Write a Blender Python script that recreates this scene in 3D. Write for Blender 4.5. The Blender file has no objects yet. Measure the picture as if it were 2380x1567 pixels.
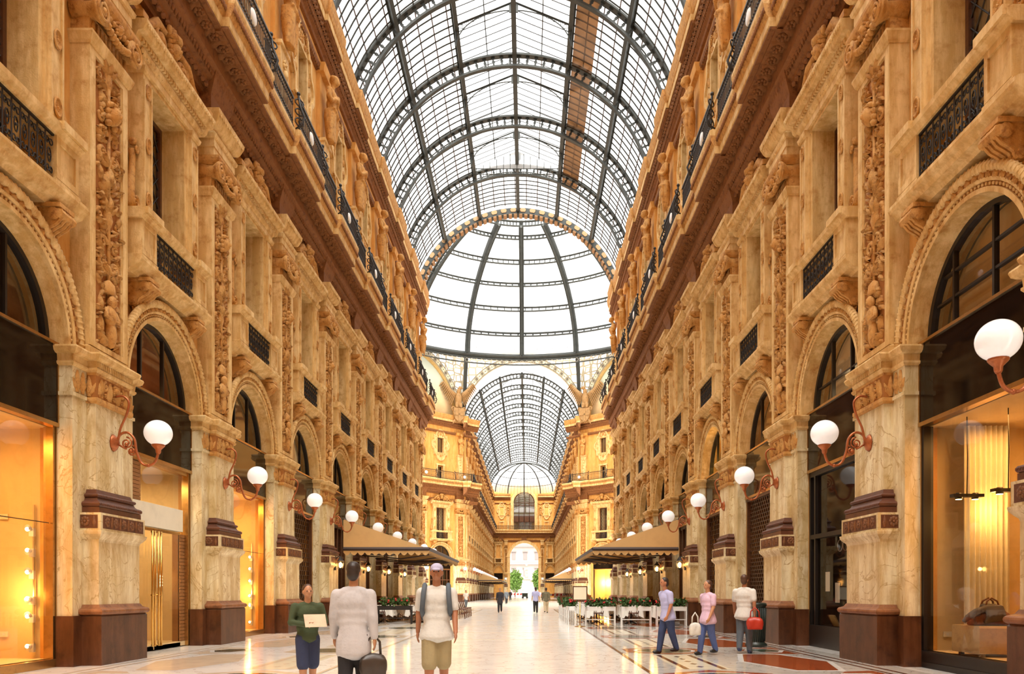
import bpy, bmesh, math, random
from math import sin, cos, pi, sqrt, radians, atan2
from mathutils import Vector, Matrix
random.seed(7)
S = bpy.context.scene
C = S.collection
W = 7.3          # half width of the arcade at the wall plane
B = 5.2          # bay
Y0 = 14.1        # first pilaster
def PY(k): return Y0 + B * k
def BY(j): return Y0 + B * j - B / 2
ORD = ['first', 'second', 'third', 'fourth', 'fifth', 'sixth', 'seventh', 'eighth', 'ninth', 'tenth', 'eleventh', 'twelfth', 'thirteenth', 'fourteenth', 'fifteenth', 'sixteenth']

# ------------------------------------------------------------------ mesh builder
class MB:
    def __init__(s):
        s.v = []; s.f = []; s.sm = []; s.mi = []; s.M = None; s.cm = 0
    def add(s, vs, fs, smooth=False):
        n = len(s.v)
        if s.M is not None: vs = [tuple(s.M @ Vector(p)) for p in vs]
        s.v.extend(vs)
        for f in fs:
            s.f.append(tuple(i + n for i in f)); s.sm.append(smooth); s.mi.append(s.cm)
        return s
    def mesh(s, name, mats):
        me = bpy.data.meshes.new(name)
        me.from_pydata(s.v, [], s.f)
        if not isinstance(mats, (list, tuple)): mats = [mats]
        for m in mats: me.materials.append(m)
        me.polygons.foreach_set('use_smooth', s.sm)
        me.polygons.foreach_set('material_index', s.mi)
        me.update()
        return me

def box(mb, x0, x1, y0, y1, z0, z1):
    mb.add([(x0,y0,z0),(x1,y0,z0),(x1,y1,z0),(x0,y1,z0),(x0,y0,z1),(x1,y0,z1),(x1,y1,z1),(x0,y1,z1)],
           [(0,3,2,1),(4,5,6,7),(0,1,5,4),(1,2,6,5),(2,3,7,6),(3,0,4,7)])
def quad(mb, a, b, c, d): mb.add([a, b, c, d], [(0, 1, 2, 3)])
def stack(mb, levels, xb=0.0, yc=0.0, cap=True):
    vs = []; fs = []
    for (z, hu, v) in levels:
        vs += [(xb, yc-hu, z), (v, yc-hu, z), (v, yc+hu, z), (xb, yc+hu, z)]
    n = len(levels)
    for i in range(n - 1):
        a = 4*i; b = a + 4
        for q in range(3): fs.append((a+q, a+q+1, b+q+1, b+q))
        fs.append((a+3, a, b, b+3))
    if cap: fs.append((3, 2, 1, 0)); e = 4*(n-1); fs.append((e, e+1, e+2, e+3))
    mb.add(vs, fs)
def extr(mb, prof, y0, y1, smooth=False):
    n = len(prof)
    vs = [(x, y0, z) for x, z in prof] + [(x, y1, z) for x, z in prof]
    fs = [(i, (i+1) % n, n + (i+1) % n, n + i) for i in range(n)]
    fs += [tuple(range(n-1, -1, -1)), tuple(range(n, 2*n))]
    mb.add(vs, fs, smooth)
def plate(mb, poly, x0, x1):           # polygon in (y,z) given thickness along x
    n = len(poly)
    vs = [(x0, y, z) for y, z in poly] + [(x1, y, z) for y, z in poly]
    fs = [(i, (i+1) % n, n + (i+1) % n, n + i) for i in range(n)]
    fs += [tuple(range(n-1, -1, -1)), tuple(range(n, 2*n))]
    mb.add(vs, fs)
def archband(mb, prof, z0, seg=28, a0=0.0, a1=pi, zs=1.0, smooth=False):   # closed profile of (r,x)
    n = len(prof); vs = []; fs = []
    for i in range(seg + 1):
        a = a0 + (a1-a0)*i/seg
        for r, x in prof: vs.append((x, r*cos(a), z0 + zs*r*sin(a)))
    for i in range(seg):
        for j in range(n):
            k = (j+1) % n
            fs.append((i*n+j, i*n+k, (i+1)*n+k, (i+1)*n+j))
    fs.append(tuple(range(n-1, -1, -1))); fs.append(tuple(seg*n+j for j in range(n)))
    mb.add(vs, fs, smooth)
def ell(mb, c, r, seg=8, rings=5, M=None):
    vs = []; fs = []
    if not isinstance(r, (tuple, list)): r = (r, r, r)
    for i in range(1, rings):
        t = pi*i/rings
        for j in range(seg):
            p = 2*pi*j/seg
            vs.append(Vector((r[0]*sin(t)*cos(p), r[1]*sin(t)*sin(p), r[2]*cos(t))))
    vs += [Vector((0,0,r[2])), Vector((0,0,-r[2]))]
    nt = len(vs)
    for i in range(rings-2):
        for j in range(seg):
            k = (j+1) % seg
            fs.append((i*seg+j, (i+1)*seg+j, (i+1)*seg+k, i*seg+k))
    for j in range(seg):
        k = (j+1) % seg
        fs.append((nt-2, j, k)); fs.append((nt-1, (rings-2)*seg+k, (rings-2)*seg+j))
    c = Vector(c)
    if M is not None: vs = [M @ v for v in vs]
    mb.add([tuple(v+c) for v in vs], fs, True)
def tube(mb, pts, r, seg=6, closed=False, smooth=True):
    P = [Vector(p) for p in pts]; n = len(P)
    R = r if isinstance(r, (list, tuple)) else [r]*n
    T = []
    for i in range(n):
        a = P[i-1] if (i > 0 or closed) else P[i]
        b = P[(i+1) % n] if (i < n-1 or closed) else P[i]
        t = (b-a); T.append(t.normalized() if t.length > 1e-9 else Vector((0,0,1)))
    up = Vector((0,0,1)) if abs(T[0].z) < .9 else Vector((1,0,0))
    N = T[0].cross(up).normalized()
    vs = []; fs = []
    for i in range(n):
        N = (N - T[i]*N.dot(T[i]))
        if N.length < 1e-6: N = T[i].orthogonal()
        N.normalize(); Bn = T[i].cross(N)
        for j in range(seg):
            a = 2*pi*j/seg
            vs.append(tuple(P[i] + (N*cos(a) + Bn*sin(a))*R[i]))
    m = n if closed else n-1
    for i in range(m):
        i2 = (i+1) % n
        for j in range(seg):
            k = (j+1) % seg
            fs.append((i*seg+j, i*seg+k, i2*seg+k, i2*seg+j))
    if not closed:
        fs.append(tuple(range(seg-1, -1, -1))); fs.append(tuple((n-1)*seg+j for j in range(seg)))
    mb.add(vs, fs, smooth)
def bar(mb, a, b, w=.02, h=None):      # square bar between two points
    tube(mb, [a, b], w, 4, smooth=False)
def lathe(mb, prof, c=(0,0,0), seg=16, smooth=True, M=None):   # prof of (r,z)
    vs = []; fs = []; n = len(prof); c = Vector(c)
    for r, z in prof:
        for j in range(seg):
            a = 2*pi*j/seg; p = Vector((r*cos(a), r*sin(a), z))
            if M is not None: p = M @ p
            vs.append(tuple(p + c))
    for i in range(n-1):
        for j in range(seg):
            k = (j+1) % seg
            fs.append((i*seg+j, i*seg+k, (i+1)*seg+k, (i+1)*seg+j))
    fs.append(tuple(range(seg-1, -1, -1))); fs.append(tuple((n-1)*seg+j for j in range(seg)))
    mb.add(vs, fs, smooth)
def leaf(mb, x0, y, z, ang, L, wd, H, curl=0.0):
    vs = []; fs = []; n = 5; ca, sa = cos(ang), sin(ang)
    for i in range(n+1):
        t = i/n
        w = wd*sin(pi*min(1, .12+.88*t)**.9)*(.75 if i % 2 else 1.0) if i < n else .004
        h = H*(.35+.65*sin(pi*(.15+.75*t))); l = L*t; dv = curl*t*t*L
        for s_, hh in ((-1, .05*H), (0, h), (1, .05*H)):
            px = l; py = s_*w + dv
            vs.append((x0+hh, y + px*ca - py*sa, z + px*sa + py*ca))
    for i in range(n):
        for q in (0, 1): fs.append((3*i+q, 3*i+q+1, 3*i+q+4, 3*i+q+3))
    mb.add(vs, fs, True)
def spiral(mb, x0, y, z, r, turns, a0, d, th, n=18, seg=5, inner=.18):
    pts = []; R = []
    for i in range(n+1):
        t = i/n; rr = r*(1-t*(1-inner)); a = a0 + d*2*pi*turns*t
        pts.append((x0 + th*.4, y + rr*cos(a), z + rr*sin(a))); R.append(th*(1-.45*t))
    tube(mb, pts, R, seg)
    e = pts[-1]; ell(mb, e, (th*.9, r*.17, r*.17), 6, 4)
def rosette(mb, x0, y, z, r, h, n=6):
    for i in range(n):
        a = 2*pi*i/n
        ell(mb, (x0, y+.58*r*cos(a), z+.58*r*sin(a)), (h*.7, r*.36, r*.36), 6, 4)
    ell(mb, (x0+h*.2, y, z), (h, r*.3, r*.3), 6, 4)
def mask(mb, x0, y, z, s):             # a small carved head with hair
    ell(mb, (x0+.25*s, y, z), (.42*s, .33*s, .45*s), 10, 8)
    ell(mb, (x0+.62*s, y, z-.05*s), (.12*s, .06*s, .14*s), 6, 4)
    for q in (-1, 1):
        ell(mb, (x0+.55*s, y+.13*s*q, z+.1*s), (.06*s, .07*s, .04*s), 6, 4)
        for i in range(4): ell(mb, (x0+.2*s, y+q*(.34-.03*i)*s, z+(.32-.25*i)*s), (.2*s, .13*s, .16*s), 6, 4)
    ell(mb, (x0+.6*s, y, z-.22*s), (.05*s, .1*s, .035*s), 6, 4)
    for i in range(5): ell(mb, (x0+.3*s, y+(i-2)*.15*s, z+.42*s-.03*s*abs(i-2)), (.25*s, .1*s, .13*s), 6, 4)
def candelabra(mb, z0, z1, hw, x0, dep, seed):
    rn = random.Random(seed); z = z0
    tube(mb, [(x0+dep*.2, 0, z0), (x0+dep*.2, 0, z1)], dep*.28, 5)
    kinds = ['figure', 'scrolls', 'vase', 'leaves', 'scrolls', 'mask', 'vase', 'scrolls', 'leaves', 'bust', 'scrolls', 'vase', 'leaves', 'scrolls']
    i = 0
    while z < z1 - .25:
        k = kinds[i % len(kinds)]; i += 1
        if k == 'vase':
            lathe(mb, [(.02,0),(.10,.02),(.05,.08),(.15,.2),(.2,.3),(.16,.38),(.19,.42),(.02,.43)], (x0, 0, z), 10, True, Matrix.Diagonal((dep*3.2, hw*1.9, 1.0)))
            for q in (-1, 1):
                leaf(mb, x0, q*.08, z+.4, pi/2 - q*.5, .3, .07, dep*.9); leaf(mb, x0, q*.1, z+.1, pi/2-q*1.2, .28, .06, dep*.8)
                spiral(mb, x0, q*hw*.72, z+.28, hw*.24, 1.2, pi/2, -q, dep*.3, 12)
            leaf(mb, x0, 0, z+.4, pi/2, .32, .08, dep); z += .58
        elif k == 'scrolls':
            for q in (-1, 1):
                spiral(mb, x0, q*hw*.48, z+.22, hw*.46, 1.4, pi if q > 0 else 0, q, dep*.42, 16)
                rosette(mb, x0+dep*.3, q*hw*.48, z+.22, hw*.2, dep*.5, 5)
                spiral(mb, x0, q*hw*.45, z+.6, hw*.34, 1.2, pi if q > 0 else 0, -q, dep*.34, 14)
                leaf(mb, x0, q*hw*.5, z+.42, pi/2-q*.9, .26, .07, dep*.8); leaf(mb, x0, q*.05, z+.05, pi/2-q*.7, .3, .06, dep*.9)
                leaf(mb, x0, q*hw*.7, z+.02, pi/2-q*.2, .22, .06, dep*.7)
            z += .78
        elif k == 'leaves':
            for q in (-1, 1):
                for m in range(5):
                    leaf(mb, x0, q*.03, z+.07*m, pi/2-q*(1.5-.25*m), .34-.02*m, .06, dep*(.7+.08*m), q*.25)
                leaf(mb, x0, q*hw*.6, z+.35, pi/2-q*.3, .22, .06, dep*.7)
            leaf(mb, x0, 0, z+.3, pi/2, .34, .09, dep*1.1); z += .6
        elif k == 'mask':
            mask(mb, x0, 0, z+.22, .4)
            for q in (-1, 1):
                spiral(mb, x0, q*hw*.66, z+.1, hw*.3, 1.2, pi/2, q, dep*.34, 12); leaf(mb, x0, q*.14, z+.3, pi/2-q*.6, .25, .07, dep*.9)
            z += .52
        elif k == 'bust':
            ell(mb, (x0+dep*.6, 0, z+.62), (.09, .085, .11), 8, 6)
            ell(mb, (x0+dep*.4, 0, z+.38), (.09, .15, .17), 8, 6); ell(mb, (x0+dep*.3, 0, z+.15), (.08, .1, .16), 8, 5)
            for q in (-1, 1):
                tube(mb, [(x0+dep*.5, q*.13, z+.46), (x0+dep*.6, q*.24, z+.4), (x0+dep*.6, q*.2, z+.62), (x0+dep*.5, q*.06, z+.76)], [.045,.04,.035,.03], 6)
                leaf(mb, x0, q*.05, z+.02, pi/2-q*1.1, .3, .07, dep*.9); leaf(mb, x0, q*.22, z+.1, pi/2-q*.2, .26, .06, dep*.7)
            z += .85
        else:
            ell(mb, (x0+dep*.7, 0, z+.82), (.095, .09, .12), 8, 6)
            lathe(mb, [(.17,0),(.18,.06),(.15,.2),(.03,.27)], (x0+dep*.3, 0, z+.95), 10, True, Matrix.Diagonal((.5, 1, 1)))
            ell(mb, (x0+dep*.5, 0, z+.56), (.1, .16, .2), 8, 6); ell(mb, (x0+dep*.4, .03, z+.25), (.1, .13, .27), 8, 6)
            for q in (-1, 1):
                tube(mb, [(x0+dep*.5, q*.14, z+.66), (x0+dep*.8, q*.22, z+.5), (x0+dep, q*.06, z+.48)], [.05,.045,.03], 6)
                leaf(mb, x0, q*.1, z, pi/2-q*.9, .3, .08, dep); leaf(mb, x0, q*.24, z+.2, pi/2-q*.1, .3, .07, dep*.7); leaf(mb, x0, q*.24, z+.6, pi/2-q*.2, .25, .06, dep*.7)
            z += 1.25
    for _ in range(150):
        y = rn.choice((-1, 1))*hw*(.35+.6*rn.random()); zz = z0 + (z1-z0)*rn.random()
        leaf(mb, x0, y, zz, rn.random()*2*pi, .08+.1*rn.random(), .028, dep*(.5+.4*rn.random()))

# ------------------------------------------------------------------ materials
def node(nt, t, **kw):
    n = nt.nodes.new(t)
    for k, v in kw.items(): setattr(n, k, v)
    return n
def mat(name, col, rough=.6, var=.25, scale=3.0, bump=0.0, bscale=25.0, metal=0.0, dark=None, stain=0.0, emit=None, estr=0.0, spec=.5, vein=None, stretch=None, coat=0.0):
    m = bpy.data.materials.new(name); m.use_nodes = True; nt = m.node_tree
    p = nt.nodes['Principled BSDF']
    p.inputs['Roughness'].default_value = rough; p.inputs['Metallic'].default_value = metal
    p.inputs['Specular IOR Level'].default_value = spec
    if coat: p.inputs['Coat Weight'].default_value = coat; p.inputs['Coat Roughness'].default_value = .05
    p.inputs['Base Color'].default_value = (*col, 1)
    g = node(nt, 'ShaderNodeNewGeometry'); pos = g.outputs['Position']
    if stretch:
        mp = node(nt, 'ShaderNodeMapping'); mp.inputs['Scale'].default_value = stretch
        nt.links.new(pos, mp.inputs['Vector']); pos = mp.outputs['Vector']
    if var > 0:
        nz = node(nt, 'ShaderNodeTexNoise'); nz.inputs['Scale'].default_value = scale; nz.inputs['Detail'].default_value = 6; nz.inputs['Roughness'].default_value = .65
        nt.links.new(pos, nz.inputs['Vector'])
        rp = node(nt, 'ShaderNodeValToRGB'); e = rp.color_ramp.elements
        d = dark or tuple(c*(1-var) for c in col); l = tuple(min(1, c*(1+var*.35)) for c in col)
        e[0].position = .3; e[0].color = (*d, 1); e[1].position = .68; e[1].color = (*l, 1)
        el = rp.color_ramp.elements.new(.48); el.color = (*col, 1)
        nt.links.new(nz.outputs['Fac'], rp.inputs['Fac']); out = rp.outputs['Color']
        if stain > 0:
            mp2 = node(nt, 'ShaderNodeMapping'); mp2.inputs['Scale'].default_value = (2.2, 2.2, .35)
            nt.links.new(g.outputs['Position'], mp2.inputs['Vector'])
            n2 = node(nt, 'ShaderNodeTexNoise'); n2.inputs['Scale'].default_value = 2.0; n2.inputs['Detail'].default_value = 8; n2.inputs['Roughness'].default_value = .7
            nt.links.new(mp2.outputs['Vector'], n2.inputs['Vector'])
            r2 = node(nt, 'ShaderNodeValToRGB'); r2.color_ramp.elements[0].position = .42; r2.color_ramp.elements[1].position = .62
            r2.color_ramp.elements[0].color = (1-stain, (1-stain)*.85, (1-stain)*.6, 1); r2.color_ramp.elements[1].color = (1, 1, 1, 1)
            nt.links.new(n2.outputs['Fac'], r2.inputs['Fac'])
            mx = node(nt, 'ShaderNodeMix', data_type='RGBA', blend_type='MULTIPLY'); mx.inputs['Factor'].default_value = 1
            nt.links.new(out, mx.inputs['A']); nt.links.new(r2.outputs['Color'], mx.inputs['B']); out = mx.outputs['Result']
        if vein:
            n3 = node(nt, 'ShaderNodeTexNoise'); n3.inputs['Scale'].default_value = 1.3; n3.inputs['Detail'].default_value = 7; n3.inputs['Distortion'].default_value = 1.6
            nt.links.new(g.outputs['Position'], n3.inputs['Vector'])
            r3 = node(nt, 'ShaderNodeValToRGB'); q = r3.color_ramp.elements
            q[0].position = .485; q[0].color = (0,0,0,1); q[1].position = .515; q[1].color = (0,0,0,1)
            qq = q.new(.5); qq.color = (1,1,1,1)
            nt.links.new(n3.outputs['Fac'], r3.inputs['Fac'])
            mx = node(nt, 'ShaderNodeMix', data_type='RGBA'); mx.inputs['B'].default_value = (*vein, 1)
            nt.links.new(r3.outputs['Color'], mx.inputs['Factor']); nt.links.new(out, mx.inputs['A']); out = mx.outputs['Result']
        nt.links.new(out, p.inputs['Base Color'])
    if bump > 0:
        nb = node(nt, 'ShaderNodeTexNoise'); nb.inputs['Scale'].default_value = bscale; nb.inputs['Detail'].default_value = 3
        nt.links.new(g.outputs['Position'], nb.inputs['Vector'])
        b = node(nt, 'ShaderNodeBump'); b.inputs['Strength'].default_value = bump; b.inputs['Distance'].default_value = .03
        nt.links.new(nb.outputs['Fac'], b.inputs['Height']); nt.links.new(b.outputs['Normal'], p.inputs['Normal'])
    if emit: p.inputs['Emission Color'].default_value = (*emit, 1); p.inputs['Emission Strength'].default_value = estr
    return m
def glassmat(name, tint=(.9,.92,.95), refl=.08, fres=.6, diff=0.0, dcol=(.9,.9,.9), rough=.02, noisy=0.0, nscale=.6, trans=0.0):
    m = bpy.data.materials.new(name); m.use_nodes = True; nt = m.node_tree
    for n in list(nt.nodes): nt.nodes.remove(n)
    o = node(nt, 'ShaderNodeOutputMaterial')
    t = node(nt, 'ShaderNodeBsdfTransparent'); t.inputs['Color'].default_value = (*tint, 1)
    g = node(nt, 'ShaderNodeBsdfGlossy'); g.inputs['Roughness'].default_value = rough
    lw = node(nt, 'ShaderNodeLayerWeight'); lw.inputs['Blend'].default_value = .25
    ma = node(nt, 'ShaderNodeMath', operation='MULTIPLY_ADD'); ma.inputs[1].default_value = fres; ma.inputs[2].default_value = refl
    nt.links.new(lw.outputs['Fresnel'], ma.inputs[0]); ma.use_clamp = True
    cur = t.outputs[0]
    if noisy > 0:
        ge = node(nt, 'ShaderNodeNewGeometry'); nz = node(nt, 'ShaderNodeTexNoise'); nz.inputs['Scale'].default_value = nscale; nz.inputs['Detail'].default_value = 4
        nt.links.new(ge.outputs['Position'], nz.inputs['Vector'])
        r = node(nt, 'ShaderNodeValToRGB'); r.color_ramp.elements[0].position = .35; r.color_ramp.elements[1].position = .6
        r.color_ramp.elements[0].color = tuple(c*(1-noisy) for c in tint)+(1,); r.color_ramp.elements[1].color = (*tint, 1)
        nt.links.new(nz.outputs['Fac'], r.inputs['Fac']); nt.links.new(r.outputs['Color'], t.inputs['Color'])
    if trans > 0:
        d = node(nt, 'ShaderNodeBsdfTranslucent'); d.inputs['Color'].default_value = (*tint, 1)
        if noisy > 0: nt.links.new(r.outputs['Color'], d.inputs['Color'])
        x = node(nt, 'ShaderNodeMixShader'); x.inputs[0].default_value = trans
        nt.links.new(cur, x.inputs[1]); nt.links.new(d.outputs[0], x.inputs[2]); cur = x.outputs[0]
    if diff > 0:
        d = node(nt, 'ShaderNodeBsdfDiffuse'); d.inputs['Color'].default_value = (*dcol, 1)
        x = node(nt, 'ShaderNodeMixShader'); x.inputs[0].default_value = diff
        nt.links.new(cur, x.inputs[1]); nt.links.new(d.outputs[0], x.inputs[2]); cur = x.outputs[0]
    mx = node(nt, 'ShaderNodeMixShader')
    nt.links.new(ma.outputs[0], mx.inputs[0]); nt.links.new(cur, mx.inputs[1]); nt.links.new(g.outputs[0], mx.inputs[2])
    nt.links.new(mx.outputs[0], o.inputs['Surface'])
    return m

PL = mat('ochre_plaster', (.78,.42,.118), .85, .16, 1.4, .12, 30, stain=.12)
ST = mat('warm_stone', (.85,.60,.275), .7, .2, 4.0, .2, 40, dark=(.64,.36,.115), stain=.24)
CV = mat('carved_stone', (.63,.345,.105), .75, .4, 9.0, .4, 45, dark=(.34,.14,.03), stain=.12)
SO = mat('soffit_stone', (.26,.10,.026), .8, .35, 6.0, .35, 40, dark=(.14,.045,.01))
GRD = mat('crevice_shade_ground', (.40,.15,.028), .85, .3, 3.0, .2, 40)  # darker ground behind the carving; crevice shade put into the colour
MA = mat('cream_marble', (.86,.75,.50), .4, .2, 1.6, .06, 30, dark=(.66,.50,.27), stain=.28, vein=(.5,.33,.13))
GR = mat('brown_granite', (.12,.042,.016), .35, .5, 3.5, .08, 60, dark=(.06,.018,.006), stain=.4)
DM = mat('dark_moulding', (.12,.038,.016), .45, .4, 5.0, .1, 50)
RF = mat('dark_carving', (.20,.075,.022), .6, .5, 9.0, .3, 60)
IR = mat('black_iron', (.018,.014,.012), .5, .3, 5.0)
RI = mat('roof_iron', (.045,.05,.045), .6, .4, 2.0)
RI2 = mat('rusty_bar', (.10,.055,.035), .7, .5, 3.0)
BZ = mat('copper_bronze', (.42,.13,.045), .38, .3, 20, metal=.6)
GL = mat('opal_glass', (.92,.92,.92), .12, 0, emit=(1,1,1), estr=.08, coat=.5)
BK = mat('black_sign_glass', (.008,.005,.004), .05, 0, spec=.25)
BF = mat('black_frame', (.014,.010,.008), .4, .2, 8)
BRS = mat('brass_trim', (.55,.33,.12), .25, .2, 10, metal=.9)
WD = mat('dark_wood', (.10,.035,.012), .4, .4, 2.0, stretch=(1,1,12))
BE = mat('beige_shop_wall', (.82,.62,.34), .8, .1, 2.0)
CU = mat('tan_curtain', (.62,.42,.2), .85, .15, 2.0)
WCU = mat('pale_blind', (.85,.78,.62), .85, .1, 2.0)
PN = glassmat('window_pane', (.7,.64,.52), .22)
FPN = glassmat('fanlight_pane', (.85,.8,.7), .10)
SP = glassmat('shop_pane', (.95,.92,.85), .05)
VG = glassmat('roof_pane', (.95,.97,1.0), .01, .08, .0, (.85,.88,.95), .2, .14, .5, .52)
VG2 = glassmat('dome_pane', (.97,.98,1.0), .01, .08, .0, (.9,.92,.95), .2, trans=.5)
RG = glassmat('rust_stained_pane', (.20,.085,.03), .02, .1, .5, (.10,.04,.015), .3, .6, 1.2)
WH = mat('white_metal', (.85,.83,.8), .4, .05, 5)
CLOTH = mat('table_linen', (.88,.84,.76), .9, .06, 3)
AW = mat('awning_canvas', (.60,.37,.15), .85, .08, 2.0)
AWD = mat('awning_edge', (.05,.03,.025), .6, .1, 3)
CHW = mat('chair_wood', (.13,.045,.018), .35, .3, 5)
GREEN = mat('plant_leaf', (.05,.11,.02), .6, .5, 8)
RED = mat('red_flower', (.62,.03,.03), .6, .3, 9)
GOLD = mat('gold_metal', (.75,.45,.13), .22, .1, 8, metal=1.0)
STEEL = mat('brushed_steel', (.6,.55,.48), .3, .1, 8, metal=1.0)

# ------------------------------------------------------------------ objects
def obj(name, me, parent=None, loc=(0,0,0), rz=0.0, label=None):
    o = bpy.data.objects.new(name, me); C.objects.link(o)
    o.location = loc
    if rz: o.rotation_euler = (0, 0, rz)
    if parent is not None: o.parent = parent
    if label: o['label'] = label
    return o
def tag(o, label, cat, group=None, kind=None):
    if label: o['label'] = label
    if cat: o['category'] = cat
    if group: o['group'] = group
    if kind: o['kind'] = kind
    return o
def thing(name, label, cat, loc=(0,0,0), rz=0.0, group=None, scale=None):
    o = bpy.data.objects.new(name, None); C.objects.link(o)
    o.location = loc; o.rotation_euler = (0, 0, rz); o.empty_display_size = .2
    if scale: o.scale = (scale,)*3
    return tag(o, label, cat, group)
def struct(name, me):
    o = obj(name, me); o['kind'] = 'structure'; return o
def place(spec, name, label, cat, loc, rz=0.0, group=None, scale=None):
    root = thing(name, label, cat, loc, rz, group, scale)
    for it in spec:
        o = obj(it[0], it[1], root, label=(it[3] if len(it) > 3 else None))
        for ch in (it[2] if len(it) > 2 else ()): obj(ch[0], ch[1], o, label=(ch[2] if len(ch) > 2 else None))
    return root
def flat(spec, name):
    mats = []; V = []; F = []; SM = []; MI = []
    lst = []
    for it in spec:
        lst.append(it[1])
        for ch in (it[2] if len(it) > 2 else ()): lst.append(ch[1])
    for me in lst:
        n = len(V); V += [tuple(v.co) for v in me.vertices]
        idx = []
        for m in me.materials:
            if m not in mats: mats.append(m)
            idx.append(mats.index(m))
        for p in me.polygons:
            F.append(tuple(i+n for i in p.vertices)); SM.append(p.use_smooth); MI.append(idx[p.material_index])
    me = bpy.data.meshes.new(name); me.from_pydata(V, [], F)
    for m in mats: me.materials.append(m)
    me.polygons.foreach_set('use_smooth', SM); me.polygons.foreach_set('material_index', MI); me.update()
    return me
def fuse(mb, name, m, voxel=.02, smooth=4):      # melt overlapping solids into one continuous surface
    me = mb.mesh(name+'_tmp', m); o = bpy.data.objects.new('tmp', me); C.objects.link(o)
    r = o.modifiers.new('r', 'REMESH'); r.mode = 'VOXEL'; r.voxel_size = voxel; r.use_smooth_shade = True
    if smooth:
        s = o.modifiers.new('s', 'SMOOTH'); s.factor = .5; s.iterations = smooth
    dg = bpy.context.evaluated_depsgraph_get()
    out = bpy.data.meshes.new_from_object(o.evaluated_get(dg)); out.name = name
    bpy.data.objects.remove(o); bpy.data.meshes.remove(me)
    if len(out.materials) == 0: out.materials.append(m)
    return out
SIDE = {'left': (-1, 0.0), 'right': (1, pi)}     # sign of x, rotation so that local +x faces the middle
def wl(side, y, z=0.0, w=W): return (SIDE[side][0]*w, y, z)
def rz(side): return SIDE[side][1]
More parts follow.
